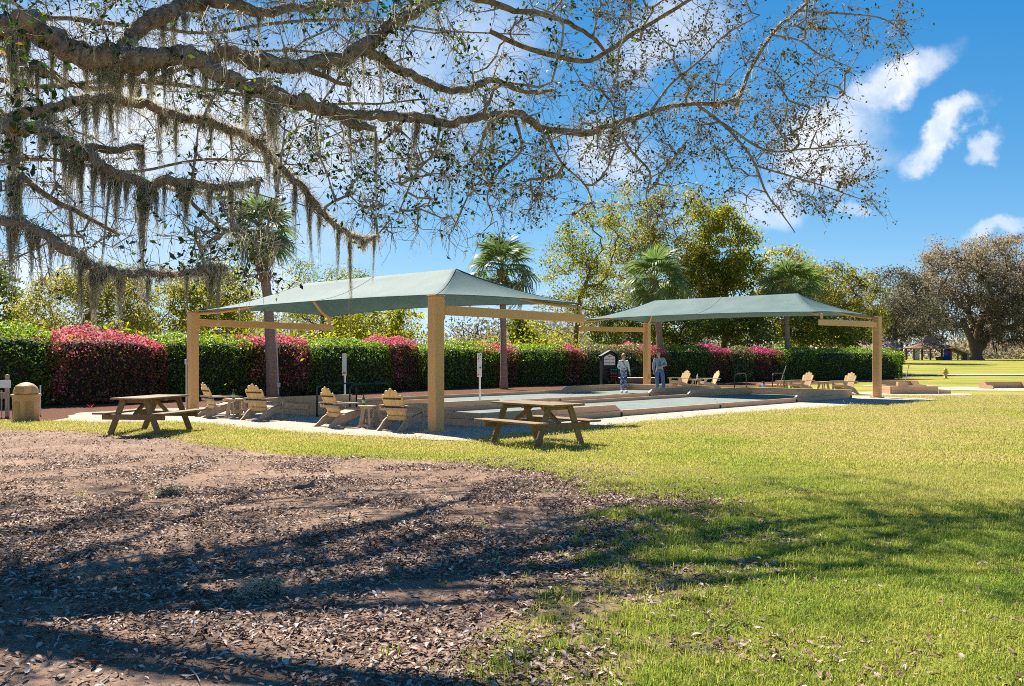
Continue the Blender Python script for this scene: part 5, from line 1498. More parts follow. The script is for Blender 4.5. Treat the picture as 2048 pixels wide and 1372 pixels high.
def foreground_oak():
    rg = np.random.default_rng(500)
    t = empty('live_oak', (0, 0, 0), 0, 'mossy live oak whose long limbs spread across the top of the view', 'tree')
    TR = np.array([-7.9, 10.6, 0])
    tk = [TR + np.array([0, 0, -.1]), TR + (.02, 0, .6), TR + (.05, .03, 1.6), TR + (.15, -.05, 2.6), TR + (.3, 0, 3.6), TR + (.35, .1, 4.8), TR + (.3, .1, 6.0), TR + (.5, .3, 7.4)]
    tkf = catmull(tk, 5)
    MB().tube([Vector(p) for p in tkf], [.75 + .45 * math.exp(-p[2] * 1.6) - .045 * p[2] for p in tkf], 18).build('trunk', M['bark'], t, True)
    # x, y in the picture, depth, radius in picture px
    LB = [
        ([(-120, 40, 10.2, 27.2), (0, 52, 10.1, 24.9), (60, 55, 10, 23.4), (125, 88, 10, 22.7), (190, 110, 9.9, 22.7), (260, 120, 9.9, 21.2), (340, 112, 10, 19.6), (400, 118, 10, 16.7), (470, 108, 10.2, 14.4), (560, 130, 10.5, 13.6), (612, 130, 10.8, 13.6), (680, 116, 11, 13.6), (740, 86, 11.3, 12.9), (790, 45, 11.6, 11.3), (850, 5, 12, 10.6), (900, -60, 12.4, 9.1), (980, -150, 13, 6.0)], 5.0),
        ([(385, 118, 10, 15.5), (440, 150, 10, 16.3), (480, 168, 10, 15.5), (540, 178, 10.2, 14.6), (600, 204, 10.5, 13.8), (660, 220, 10.8, 12.9), (720, 233, 11, 10.3), (800, 232, 11.4, 9.5), (880, 243, 11.8, 9.0), (960, 235, 12, 8.6), (1030, 228, 12.2, 8.2), (1090, 256, 12.4, 6.9), (1170, 266, 12.6, 6.5), (1230, 247, 12.8, 5.6), (1300, 225, 13, 5.2), (1380, 207, 13.1, 4.3), (1470, 200, 13.2, 3.6), (1500, 140, 13.3, 3.3), (1550, 62, 13.4, 2.8), (1600, 20, 13.5, 2.2), (1660, -40, 13.8, 1.7)], None),
        ([(730, 100, 11.2, 9.3), (790, 135, 11.5, 8.5), (850, 160, 11.8, 7.6), (920, 182, 12, 6.8), (985, 160, 12.3, 6.0), (1050, 185, 12.6, 4.2), (1110, 180, 13, 2.5)], None),
        ([(620, 140, 10.8, 6), (665, 160, 11, 5), (700, 170, 11.2, 3)], None),
        ([(650, 216, 10.8, 9), (700, 245, 10.9, 8), (752, 258, 11, 6)], None),
        ([(235, 112, 9.9, 14.4), (262, 72, 10.1, 15.8), (320, 32, 10.4, 15.8), (372, 10, 10.8, 14.4), (440, -15, 11.2, 12.2), (560, -70, 12, 9.4), (700, -130, 13, 6.5)], None),
        ([(-160, 260, 9.6, 13.6), (-60, 250, 9.6, 12.8), (40, 230, 9.7, 11.0), (120, 213, 9.8, 10.2), (190, 195, 9.9, 9.3), (250, 202, 10, 8.5), (320, 220, 10.1, 8.5), (380, 236, 10.2, 8.1), (430, 247, 10.3, 7.6), (480, 266, 10.4, 7.2), (520, 290, 10.5, 6.8), (560, 335, 10.5, 6.8), (600, 374, 10.6, 6.8), (640, 420, 10.7, 6.4), (680, 458, 10.8, 5.5), (720, 478, 10.9, 4.7), (758, 474, 11, 3.4)], 4.2),
        ([(-160, 250, 9.2, 13.6), (-40, 255, 9.2, 12.8), (60, 258, 9.2, 11.2), (130, 280, 9.2, 10.4), (165, 305, 9.3, 10.4), (205, 332, 9.3, 9.6), (255, 356, 9.4, 9.6), (292, 371, 9.5, 8.8), (340, 360, 9.6, 8.4), (400, 371, 9.7, 8.0), (460, 374, 9.8, 7.2), (520, 366, 9.9, 5.6)], 3.9),
        ([(150, 285, 9.3, 8), (220, 300, 9.5, 8), (285, 292, 9.8, 6)], None),
        ([(-160, 400, 8.6, 11.9), (-60, 425, 8.6, 11.0), (30, 447, 8.6, 10.2), (100, 472, 8.7, 10.2), (150, 510, 8.8, 10.2), (200, 536, 8.9, 9.3), (250, 546, 9, 7.6), (330, 548, 9.2, 6.8), (390, 546, 9.3, 6.0), (420, 536, 9.4, 6.0), (455, 538, 9.5, 4.2)], 3.0),
        ([(40, 350, 9.2, 6), (110, 400, 9.4, 6), (170, 432, 9.6, 5), (240, 470, 9.8, 3)], None),
        ([(70, 130, 10.1, 9.8), (120, 160, 10.5, 7.0), (200, 175, 11, 5.6), (300, 165, 11.6, 4.2), (400, 175, 12, 2.8)], None),
        ([(-100, -20, 10.6, 13.0), (60, -40, 10.8, 12.0), (220, -90, 11.3, 10.0), (420, -140, 12, 8.0), (700, -220, 13, 5.5), (1000, -260, 14, 3.5)], 5.8),
        ([(430, 5, 10.9, 12), (520, 20, 11.6, 10), (600, 15, 12.2, 8), (700, 5, 12.8, 7), (800, -20, 13.4, 5)], None),
        ([(980, 60, 13, 5), (1080, 105, 13.2, 5.5), (1180, 118, 13.2, 5.5), (1260, 72, 13.3, 5), (1330, 30, 13.4, 4), (1410, -20, 13.6, 3)], None),
        ([(850, 5, 12, 8), (930, -10, 12.5, 8), (1020, 20, 13, 6), (1120, 40, 13.4, 4.5), (1190, 80, 13.6, 3.5), (1225, 130, 13.6, 2.6)], None),
        ([(1390, 205, 13.1, 3.6), (1440, 245, 13, 3.2), (1480, 285, 12.9, 2.8), (1512, 335, 12.8, 2.4), (1532, 385, 12.7, 2), (1562, 425, 12.7, 1.5), (1590, 465, 12.6, 1)], None),
        ([(1440, 245, 13, 2.6), (1530, 300, 13, 2.2), (1620, 297, 13.1, 1.7), (1735, 288, 13.2, 1)], None),
        ([(1505, 330, 12.8, 2), (1580, 352, 12.8, 1.6), (1640, 370, 12.9, 1.3), (1712, 395, 12.9, .9)], None),
        ([(1595, 22, 13.5, 2.4), (1690, 28, 13.4, 2), (1760, 36, 13.3, 1.6), (1800, 60, 13.2, 1.2), (1828, 98, 13.2, .9)], None),
        ([(1545, 70, 13.4, 2), (1600, 82, 13.3, 1.7), (1640, 110, 13.2, 1.4), (1702, 135, 13.2, .9)], None),
        ([(1230, 247, 12.8, 3), (1262, 300, 12.7, 2.4), (1300, 345, 12.6, 2), (1294, 400, 12.6, 1.6), (1340, 452, 12.5, 1)], None),
        ([(1030, 230, 12.2, 3.5), (1042, 300, 12, 3), (1000, 340, 11.9, 2.4), (975, 390, 11.8, 1.6), (985, 430, 11.8, 1)], None),
        ([(880, 243, 11.8, 3), (870, 300, 11.7, 2.4), (830, 350, 11.6, 2), (800, 420, 11.5, 1.3)], None),
        ([(1300, 225, 13, 3), (1340, 170, 13.2, 2.6), (1400, 120, 13.3, 2.2), (1450, 70, 13.4, 1.8), (1520, 30, 13.6, 1.2)], None),
        ([(1090, 256, 12.4, 3), (1120, 320, 12.3, 2.4), (1170, 370, 12.2, 1.8), (1190, 420, 12.2, 1)], None),
        ([(380, 400, 9.9, 4), (415, 435, 10, 3.6), (450, 460, 10, 3), (480, 462, 10.1, 2)], None),
        ([(-100, 150, 12.4, 6.0), (100, 172, 13.6, 4.8), (300, 160, 14.6, 4.2), (500, 192, 15.6, 3.6), (700, 208, 16.3, 2.4), (860, 198, 17, 1.4)], 4.6),
        ([(-100, 335, 11.8, 4.8), (80, 318, 12.8, 4.2), (250, 342, 13.8, 3.3), (420, 318, 14.6, 2.7), (600, 330, 15.3, 1.6)], 3.6),
        ([(-80, 55, 12.6, 5.5), (150, 38, 14, 4.4), (400, 64, 15.2, 3.3), (650, 38, 16.2, 2.8), (900, 62, 17, 1.7), (1060, 70, 17.6, 1.1)], 5.2),
        ([(300, 160, 14.6, 4), (420, 120, 15.4, 3.4), (560, 100, 16.2, 2.6), (720, 110, 17, 1.6)], None),
        ([(250, 342, 13.8, 3.4), (360, 385, 14.4, 2.8), (470, 380, 15, 2), (560, 400, 15.4, 1.2)], None),
    ]
    nodes_ = []; par = []; node_r = []; limb_pts = []
    for pts, z0 in LB:
        P_ = [np.array(at(x, y, d)) for x, y, d, r in pts]; rr = [r * d / 1828 for x, y, d, r in pts]
        if z0 is not None: P_ = [TR + np.array([.25, 0, z0])] + P_; rr = [rr[0] * 1.5] + rr
        nsub = 12 if rr[0] > .05 else 6; Q = catmull(P_, nsub); rq = np.interp(np.linspace(0, len(P_) - 1, len(Q)), range(len(P_)), rr)
        w1 = (fbm(np.arange(len(Q)) * .22 + 3.1 * len(limb_pts), np.zeros(len(Q)) + .5, 3) - .5); w2 = (fbm(np.arange(len(Q)) * .22 + 40 + 3.1 * len(limb_pts), np.zeros(len(Q)) + 9.5, 3) - .5)
        Q = [q + np.array([.3 * c1, c2, c1]) * r * 2.2 for q, r, c1, c2 in zip(Q, rq, w1, w2)]
        rq = rq * (1 + .5 * (fbm(np.arange(len(rq)) * .3 + 7.7 * len(limb_pts), np.zeros(len(rq)) + 3.3, 3) - .5))
        sd_ = 18 if rr[0] > .05 else 6; lm = MB().tube([Vector(q) for q in Q], list(rq), sd_)
        if sd_ == 18:      # knobs, ridges and flattened sides
            cv = []
            for vi, vv in enumerate(lm.v):
                ci = min(len(Q) - 1, vi // sd_); k_ = vi % sd_; cc = Vector(Q[ci]); ph = 2 * math.pi * k_ / sd_
                f_ = 1 + .34 * (float(fbm(2.2 * math.cos(ph) + ci * .16 + 5 * len(limb_pts), 2.2 * math.sin(ph) + ci * .07, 4)) - .5) + .05 * math.sin(k_ * 2.1 + ci * .5)
                cv.append(tuple(cc + (Vector(vv) - cc) * f_))
            lm.v = cv
        lm.build('limb', M['bark'] if rr[0] > .03 else M['twig'], t, True)
        for q, r in zip(Q, rq):
            nodes_.append(q); par.append(-1); node_r.append(r)
        limb_pts.append((np.array(Q), rq))
    # limbs above the picture that throw shade on the ground
    for k in range(9):
        a = R(-60 + 16 * k); L_ = 8.5 + 3.5 * rg.random(); z0 = 6.2 + .8 * rg.random()
        p0 = TR + np.array([.4, .2, 5.6]); e = p0 + np.array([math.cos(a) * L_ * 1.15, math.sin(a) * L_ * .95, 1.5 + 2.2 * rg.random()])
        m_ = (p0 + e) / 2 + np.array([rg.normal() * .6, rg.normal() * .6, 1.6])
        zmin = lambda p: max(p[2], 1.6 + .43 * max(0, p[1]) + .5) if p[1] > 5 else p[2]
        m_[2] = zmin(m_); e[2] = zmin(e)
        Q = catmull([p0, p0 * .6 + m_ * .4 + (0, 0, .5), m_, m_ * .45 + e * .55 + rg.normal(size=3) * .4, e], 6); rq = np.linspace(.11, .015, len(Q))
        MB().tube([Vector(q) for q in Q], list(rq), 8).build('limb', M['bark'], t, True)
        for q, r in zip(Q, rq): nodes_.append(q); par.append(-1); node_r.append(r)
        limb_pts.append((np.array(Q), rq))
    # rear part of the crown, above the picture, shading the ground near the tables
    for ex, ey, ez in ((-11, 16.5, 8.6), (-8.6, 18.5, 9.4), (-6.4, 19.5, 9.8), (-4.2, 19, 9.5), (-2.2, 17.5, 9.0), (-.4, 16, 8.6)):
        p0 = TR + np.array([.4, .25, 6.6]); e = np.array([ex, ey, ez]); m_ = (p0 + e) / 2 + np.array([rg.normal() * .5, rg.normal() * .3, 1.0])
        Q = catmull([p0, p0 * .6 + m_ * .4 + (0, 0, .5), m_, m_ * .45 + e * .55 + rg.normal(size=3) * .35, e], 6); rq = np.linspace(.10, .02, len(Q))
        MB().tube([Vector(q) for q in Q], list(rq), 8).build('limb', M['bark'], t, True)
        for q, r in zip(Q, rq): nodes_.append(q); par.append(-1); node_r.append(r)
        limb_pts.append((np.array(Q), rq))
    n0 = len(nodes_)
    # branchlets
    reg = [(-150, 760, -120, 330, 8.6, 16.5, 260, 0), (0, 560, 330, 540, 8.6, 10.6, 45, 0), (680, 1260, -90, 330, 10.6, 14, 150, 0), (1180, 1640, -90, 330, 12, 14.2, 130, 1),
           (1380, 1700, 90, 430, 12.4, 13.4, 70, 1), (1620, 1800, 0, 130, 13, 13.6, 22, 1), (1590, 1760, 260, 410, 12.6, 13.3, 22, 1), (760, 1010, 240, 470, 11, 12.6, 60, 0), (1010, 1360, 250, 430, 11.8, 13, 60, 1), (540, 800, 330, 470, 10.2, 11.2, 26, 0), (400, 560, 380, 560, 9.6, 10.4, 18, 0)]
    T = []; kind = []
    for (x0, x1, y0, y1, d0, d1, n, k) in reg:
        for _ in range(n):
            T.append(np.array(at(rg.uniform(x0, x1), rg.uniform(y0, y1), rg.uniform(d0, d1)))); kind.append(k)
    for _ in range(110):
        p = np.array([rg.uniform(-8, 7), rg.uniform(5.5, 17), 0]); p[2] = max(6.6, 1.6 + .42 * p[1]) + 3.0 * rg.random() ** 1.5; T.append(p); kind.append(2)
    for _ in range(130):
        p = np.array([rg.uniform(-12, 1), rg.uniform(14, 20.5), 0]); p[2] = 1.6 + .395 * p[1] + .25 + 1.6 * rg.random(); T.append(p); kind.append(2)
    T = np.array(T); kind = np.array(kind); lp = np.array(nodes_)
    dist = np.array([np.min(np.linalg.norm(lp - q, axis=1)) for q in T]); keep = dist < 2.6; T = T[keep]; kind = kind[keep]; o = np.argsort(dist[keep]); T = T[o]; kind = kind[o]
    paths = attach(nodes_, par, T, rg, .22, .13, .1, .3)
    cnt = np.zeros(len(nodes_))
    for p in paths: cnt[p[-1]] += 1
    for k in range(len(nodes_) - 1, n0 - 1, -1):
        if par[k] >= n0: cnt[par[k]] += cnt[k]
    br = MB()
    for p in paths:
        rr = [.0055 * max(1, cnt[q]) ** .5 if q >= n0 else .0055 * max(1, cnt[p[1]]) ** .5 * 1.1 for q in p]
        rr[-1] *= .6
        br.tube([Vector(nodes_[q]) for q in p], rr, 5, False)
    br.build('branchlets', M['twig'], t, True)
    # twig sprays with leaves
    tw_P = []; tw_R = []; lf = {0: [], 1: [], 2: []}; fil = []
    for p, kd in zip(paths, kind):
        ends = [p[-1]] + [p[int(len(p) * s)] for s in (.45, .72) if len(p) > 3]
        for e in ends:
            E_ = np.array(nodes_[e]); prev = np.array(nodes_[p[max(0, p.index(e) - 1)]]); d0 = unit(E_ - prev)
            m_ = 7 if kd != 2 else 5; leafy = rg.random() < .3
            for _ in range(m_):
                d = unit(d0 * .7 + rg.normal(size=3) * .75); L_ = rg.uniform(.18, .5); pts = [E_]
                for j in range(4):
                    d = unit(d + rg.normal(size=3) * .32 + np.array([0, 0, -.10])); pts.append(pts[-1] + d * L_ / 4)
                tw_P.append(pts); tw_R.append([.0042, .0036, .003, .0024, .0016])
                nl = {0: rg.poisson(3.6) if leafy else rg.poisson(.25), 1: rg.poisson(2.4), 2: rg.poisson(3.0)}[int(kd)]
                for _ in range(nl):
                    j = min(4, int(rg.random() ** .7 * 5)); lf[int(kd)].append(np.array(pts[j]) + rg.normal(size=3) * .035)
                if kd == 0 and E_[0] < 0 and rg.random() < .75: fil.append(pts[rg.integers(1, 5)])
    Vq, Fq = tubes_np(np.array(tw_P), np.array(tw_R), 3)
    o = link('twigs', npmesh('twigs', Vq, Fq, M['twig']), t); o['kind'] = 'stuff'
    A = np.array(lf[0] + lf[2]); n = len(A)
    Vq, Fq = leaf_quads(A, rg.uniform(.04, .09, n), rg, .48); o = link('leaves', npmesh('leaves', Vq, Fq, OAKL, np.repeat(np.clip(rg.normal(.5, .22, n), 0, 1), 4)), t); o['kind'] = 'stuff'
    # leafy bunches seen large near the limbs
    bunch = [(30, 60, 8.2, 26), (60, 190, 8.0, 34), (20, 240, 8.0, 30), (90, 130, 8.6, 20), (365, 120, 9.6, 16), (30, 330, 8.4, 22), (790, 15, 11.4, 26), (680, 200, 10.8, 18), (640, 245, 10.7, 20), (700, 370, 10.8, 20), (730, 395, 10.9, 16), (860, 215, 11.8, 26), (985, 300, 12, 44), (990, 340, 12, 34), (960, 330, 12, 30), (1010, 360, 12, 26), (640, 300, 10.6, 20), (600, 300, 10.5, 16), (770, 60, 11.6, 20), (450, 410, 10, 30), (420, 520, 9.6, 34), (480, 430, 10, 40), (320, 530, 9.2, 22), (940, 120, 12.2, 22), (1040, 40, 13, 20), (1130, 20, 13.2, 22), (870, 300, 11.7, 20), (1120, 330, 12.3, 18), (1330, 320, 12.6, 14), (1440, 330, 12.8, 14), (40, 20, 8.3, 26), (110, 250, 8.4, 20)]
    A = []; B_ = []
    for x, y, d, k in bunch:
        c = np.array(at(x, y, d))
        for _ in range(int(k * 1.2)):
            q = c + rg.normal(size=3) * .16; A.append(q)
            if rg.random() < .5: B_.append([c, c * .4 + q * .6 + rg.normal(size=3) * .02, q])
    A = np.array(A); n = len(A); Vq, Fq = leaf_quads(A, rg.uniform(.06, .11, n), rg, .5)
    o = link('leaf_bunches', npmesh('leaf_bunches', Vq, Fq, OAKL, np.repeat(np.clip(rg.normal(.52, .25, n), 0, 1), 4)), t); o['kind'] = 'stuff'
    Vq, Fq = tubes_np(np.array(B_), np.broadcast_to(np.array([.004, .003, .0016]), (len(B_), 3)), 3); o = link('bunch_twigs', npmesh('bunch_twigs', Vq, Fq, M['twig']), t); o['kind'] = 'stuff'
    A = np.array(lf[1]); A = np.concatenate([A + rg.normal(size=A.shape) * .014 for _ in range(2)]); n = len(A)
    Vq, Fq = leaf_quads(A, rg.uniform(.025, .06, n), rg, .55); o = link('buds', npmesh('buds', Vq, Fq, BUD, np.repeat(np.clip(rg.normal(.5, .25, n), 0, 1), 4)), t); o['kind'] = 'stuff'
    # ---- spanish moss
    def clump(seed):
        r_ = np.random.default_rng(seed); n = 62; S = 9; P_ = np.zeros((n, S, 3)); Rr = np.zeros((n, S))
        for k in range(n):
            ln = .12 + .88 * r_.random() ** 1.9; st = r_.normal(size=3) * np.array([.055, .04, .0]); st[2] = -.9 * abs(st[0]) + .02 * r_.random(); d = r_.normal(size=2) * .03
            for j in range(S):
                s = j / (S - 1); pinch = 1 - .55 * s
                P_[k, j] = st * (pinch, pinch, 1) + np.array([d[0] * math.sin(3 * s + k) * .6, d[1] * math.cos(2.4 * s + k) * .6, -ln * s]) + r_.normal(size=3) * np.array([.017, .017, .012]) * (s > 0)
                Rr[k, j] = .0058 * (1 - .65 * s) * r_.uniform(.6, 1.3)
        Vq, Fq = tubes_np(P_, Rr, 3)
        # short side curls
        m_ = 620; k = r_.integers(0, n, m_); j = r_.integers(1, S, m_); b0 = P_[k, j]; d = unit(r_.normal(size=(m_, 3))) * .05
        P2_ = np.stack([b0, b0 + d * .6 + np.array([0, 0, .004]), b0 + d + np.array([0, 0, -.03])], 1)
        V2, F2 = tubes_np(P2_, np.broadcast_to(np.array([.0032, .0026, .001]), (m_, 3)), 3)
        return npmesh('moss_strand', np.concatenate([Vq, V2]), np.concatenate([Fq, F2 + len(Vq)]), MOSS, np.concatenate([np.repeat(np.clip(r_.normal(.5, .2, n), 0, 1), S * 3), np.full(len(V2), .8)]))
    CL = [clump(700 + k) for k in range(6)]

    def moss(p, L_, wd):
        o = link('moss_strand', CL[rg.integers(0, 6)], t); o.location = p; o.rotation_euler = (rg.normal() * .04, rg.normal() * .05, rg.random() * 6.28); o.scale = (wd, wd, L_)
    exp = [(225, 60, 120, 30), (215, -10, 95, 20), (170, 125, 70, 16), (145, 295, 120, 20), (160, 305, 130, 22), (185, 325, 110, 20), (205, 350, 95, 18), (221, 365, 215, 10), (250, 365, 70, 16), (290, 340, 170, 26), (284, 360, 140, 24), (300, 320, 80, 18), (322, 195, 80, 16),
           (352, 200, 90, 14), (362, 372, 60, 16), (535, 180, 110, 20), (536, 240, 180, 18), (552, 320, 100, 12), (590, 372, 120, 14), (612, 390, 110, 14), (640, 425, 80, 14), (662, 320, 110, 14), (700, 465, 135, 14), (748, 474, 75, 9), (755, 255, 140, 11), (195, 536, 85, 22), (375, 546, 60, 12), (45, 40, 200, 24),
           (15, 80, 250, 30), (30, 200, 190, 26), (10, 330, 180, 26), (60, 460, 90, 20), (100, 470, 60, 14), (20, 440, 110, 24), (110, 330, 80, 16), (75, 130, 110, 16), (130, 120, 100, 14), (265, 120, 90, 20), (300, 130, 80, 16), (330, 130, 110, 18), (240, 130, 130, 24), (200, 120, 120, 22), (420, 250, 70, 12), (460, 260, 60, 10),
           (300, 545, 60, 10), (620, 300, 100, 10), (700, 250, 70, 10), (760, 95, 70, 12), (140, 440, 100, 14), (330, 300, 90, 12), (430, 60, 90, 14), (350, 30, 90, 16), (660, 130, 60, 10), (985, 250, 90, 10), (520, 20, 70, 12)]
    for x, y, L_, w_ in exp:
        best = min(((abs(q[0] / q[1] * 1828 + 1024 - x) * 1.5 + abs(711 - (q[2] - 1.6) / q[1] * 1828 - y), q[1], li_, qi) for li_, (lp_, _) in enumerate(limb_pts[:15]) for qi, q in enumerate(lp_)), key=lambda a: a[0])
        if best[0] > 75: continue
        d = best[1]; k = d / 1828; p = Vector(limb_pts[best[2]][0][best[3]]) - Vector((0, 0, limb_pts[best[2]][1][best[3]] * .5)); moss(p, L_ * k * 1.35, w_ * k / .13 * .5)
        if w_ >= 16: moss(p + Vector((rg.normal() * .06, rg.normal() * .06, 0)), L_ * k * rg.uniform(.5, .8), w_ * k / .13 * .8)
    for li in (0, 1, 6, 7, 9, 11, 5):
        Q, rq = limb_pts[li]; n = len(Q)
        for _ in range(int({0: 9, 1: 6, 6: 13, 7: 15, 9: 8, 11: 3, 5: 2}[li])):
            k = rg.integers(6, n); L_ = rg.uniform(.15, .75) * (1 if li != 1 or k < n * .4 else .4); moss(Vector(Q[k]) - Vector((0, 0, rq[k] * .8)), L_, rg.uniform(.25, .55))
    # moss fuzz on limbs and fine filaments among the twigs
    F0 = []
    for li in (0, 1, 2, 4, 5, 6, 7, 8, 9, 10, 11, 12, 13):
        Q, rq = limb_pts[li]; m_ = len(Q) * (15 if li in (0, 6, 7, 9, 5) else 7)
        k = rg.integers(0, len(Q) - 1, m_); s = rg.random((m_, 1)); c = Q[k] * (1 - s) + Q[k + 1] * s; d = unit(rg.normal(size=(m_, 3)))
        b0 = c + d * rq[k][:, None] * .95; ln = rg.uniform(.03, .13, (m_, 1)); d2 = unit(d + rg.normal(size=(m_, 3)) * .5)
        F0.append(np.stack([b0, b0 + d2 * ln * .6, b0 + d2 * ln + np.array([0, 0, -.04])], 1))
    fil = np.array(fil); fil = fil[rg.permutation(len(fil))[:1500]]; m_ = len(fil)
    fil = np.concatenate([fil + rg.normal(size=fil.shape) * .03 for _ in range(2)]); m_ = len(fil); ln = rg.uniform(.06, .24, (m_, 1)); sw = rg.normal(size=(m_, 3)) * .045
    F0.append(np.stack([fil, fil + sw - ln * np.array([0, 0, .5]), fil + sw * .4 - ln * np.array([0, 0, 1.0])], 1))
    F0 = np.concatenate(F0); Vq, Fq = tubes_np(F0, np.broadcast_to(np.array([.0034, .003, .0014]), (len(F0), 3)), 3)
    o = link('moss_fuzz', npmesh('moss_fuzz', Vq, Fq, MOSS, np.full(len(Vq), .85)), t); o['kind'] = 'stuff'
    return CL


CL = foreground_oak()


# ================================================================== GRASS, LITTER
def scatter(name, P_, rot, scl, idx, protos, label, cat):
    me = bpy.data.meshes.new(name); me.vertices.add(len(P_)); me.vertices.foreach_set('co', np.asarray(P_, np.float32).ravel())
    a = me.attributes.new('rot', 'FLOAT_VECTOR', 'POINT'); a.data.foreach_set('vector', np.asarray(rot, np.float32).ravel())
    a = me.attributes.new('scl', 'FLOAT', 'POINT'); a.data.foreach_set('value', np.asarray(scl, np.float32))
    a = me.attributes.new('idx', 'INT', 'POINT'); a.data.foreach_set('value', np.asarray(idx, np.int32))
    ng = bpy.data.node_groups.new(name, 'GeometryNodeTree'); ng.interface.new_socket('Geometry', in_out='INPUT', socket_type='NodeSocketGeometry'); ng.interface.new_socket('Geometry', in_out='OUTPUT', socket_type='NodeSocketGeometry')
    N = ng.nodes; L = ng.links; gi = N.new('NodeGroupInput'); go = N.new('NodeGroupOutput'); jn = N.new('GeometryNodeJoinGeometry')

    def na(nm, ty):
        n = N.new('GeometryNodeInputNamedAttribute'); n.data_type = ty; n.inputs['Name'].default_value = nm; return n.outputs[0]
    r_, s_, i_ = na('rot', 'FLOAT_VECTOR'), na('scl', 'FLOAT'), na('idx', 'INT')
    for k, p in enumerate(protos):
        oi = N.new('GeometryNodeObjectInfo'); oi.inputs['Object'].default_value = p; oi.transform_space = 'ORIGINAL'
        cp_ = N.new('FunctionNodeCompare'); cp_.data_type = 'INT'; cp_.operation = 'EQUAL'; L.new(i_, cp_.inputs[2]); cp_.inputs[3].default_value = k
        ip = N.new('GeometryNodeInstanceOnPoints'); L.new(gi.outputs[0], ip.inputs['Points']); L.new(cp_.outputs[0], ip.inputs['Selection'])
        L.new(oi.outputs['Geometry'], ip.inputs['Instance'])
        er = N.new('FunctionNodeEulerToRotation'); L.new(r_, er.inputs[0]); L.new(er.outputs[0], ip.inputs['Rotation']); L.new(s_, ip.inputs['Scale']); L.new(ip.outputs[0], jn.inputs[0])
    L.new(jn.outputs[0], go.inputs[0])
    o = link(name, me); md = o.modifiers.new('scatter', 'NODES'); md.node_group = ng
    return tag(o, label, cat, kind='stuff')


def grass_mat():
    m, N, L, b, o = nodes('grass_blade')
    g = N.new('ShaderNodeNewGeometry')
    n = N.new('ShaderNodeTexNoise'); n.inputs['Scale'].default_value = .22; n.inputs['Detail'].default_value = 5; n.inputs['Roughness'].default_value = .7; L.new(g.outputs['Position'], n.inputs['Vector'])
    sp = N.new('ShaderNodeSeparateXYZ'); L.new(g.outputs['Position'], sp.inputs[0])
    mr = N.new('ShaderNodeMapRange'); mr.inputs['From Min'].default_value = 7; mr.inputs['From Max'].default_value = 19; mr.inputs['To Min'].default_value = -.14; mr.inputs['To Max'].default_value = .20; L.new(sp.outputs[1], mr.inputs[0])
    a = N.new('ShaderNodeAttribute'); a.attribute_name = 'tint'
    ma = N.new('ShaderNodeMath'); ma.operation = 'MULTIPLY_ADD'; ma.inputs[1].default_value = .55; L.new(a.outputs['Fac'], ma.inputs[0]); L.new(mr.outputs[0], ma.inputs[2])
    m2 = N.new('ShaderNodeMath'); m2.operation = 'MULTIPLY_ADD'; m2.inputs[1].default_value = 1.5; n_s = N.new('ShaderNodeMath'); n_s.operation = 'SUBTRACT'; n_s.inputs[1].default_value = .2; L.new(n.outputs[0], n_s.inputs[0]); L.new(n_s.outputs[0], m2.inputs[0]); L.new(ma.outputs[0], m2.inputs[2])
    r = ramp(N, [(.28, (.14, .25, .035)), (.52, (.30, .41, .05)), (.75, (.50, .50, .085)), (1, (.64, .53, .20))]); L.new(m2.outputs[0], r.inputs[0])
    L.new(r.outputs[0], b.inputs['Base Color']); b.inputs['Roughness'].default_value = .5; b.inputs['Specular IOR Level'].default_value = .25
    t = N.new('ShaderNodeBsdfTranslucent'); L.new(r.outputs[0], t.inputs['Color']); mx = N.new('ShaderNodeMixShader'); mx.inputs[0].default_value = .45
    L.new(b.outputs[0], mx.inputs[1]); L.new(t.outputs[0], mx.inputs[2]); L.new(mx.outputs[0], o.inputs[0])
    return m


GRM = grass_mat()


def tuft(seed, nb, rad, h0, h1, w, lean=.5):
    r_ = np.random.default_rng(seed); ac = Acc()
    for k in range(nb):
        c = r_.normal(size=2) * rad * .5; h = r_.uniform(h0, h1); a = r_.random() * 6.283; d = np.array([math.cos(a), math.sin(a)]); s = np.array([-d[1], d[0], 0]) * w * r_.uniform(.7, 1.2)
        l = lean * h * r_.random(); b0 = np.array([*c, -.005]); m_ = np.array([*(c + d * l * .35), h * .6]); e = np.array([*(c + d * l), h * (1 - .25 * r_.random())])
        ac.add(np.array([b0 - s, b0 + s, m_ + s * .8, m_ - s * .8, e + s * .15, e - s * .15]), np.array([[0, 1, 2, 3], [3, 2, 4, 5]]), np.clip(r_.normal(.5, .25), 0, 1))
    return bpy.data.objects.new('tuft', ac.mesh('tuft', GRM))


TU = [tuft(1, 38, .10, .008, .020, .0022, 1.2), tuft(2, 38, .10, .010, .025, .0022, 1.2), tuft(3, 26, .08, .014, .034, .0024, 1.0), tuft(4, 18, .05, .035, .075, .0024, .8), tuft(5, 70, .26, .012, .032, .0045, 1.0), tuft(6, 70, .26, .014, .036, .0045, 1.0)]
rg = np.random.default_rng(900)


def in_pads(x, y):
    return np.minimum(sdf(GRAVEL, x, y), sdf(MULCH, x, y))


def field(n, y0, y1, margin=.6):
    y = np.sqrt(rg.uniform(y0 ** 2, y1 ** 2, n)); x = rg.uniform(-1, 1, n) * (.57 * y + margin); return x, y


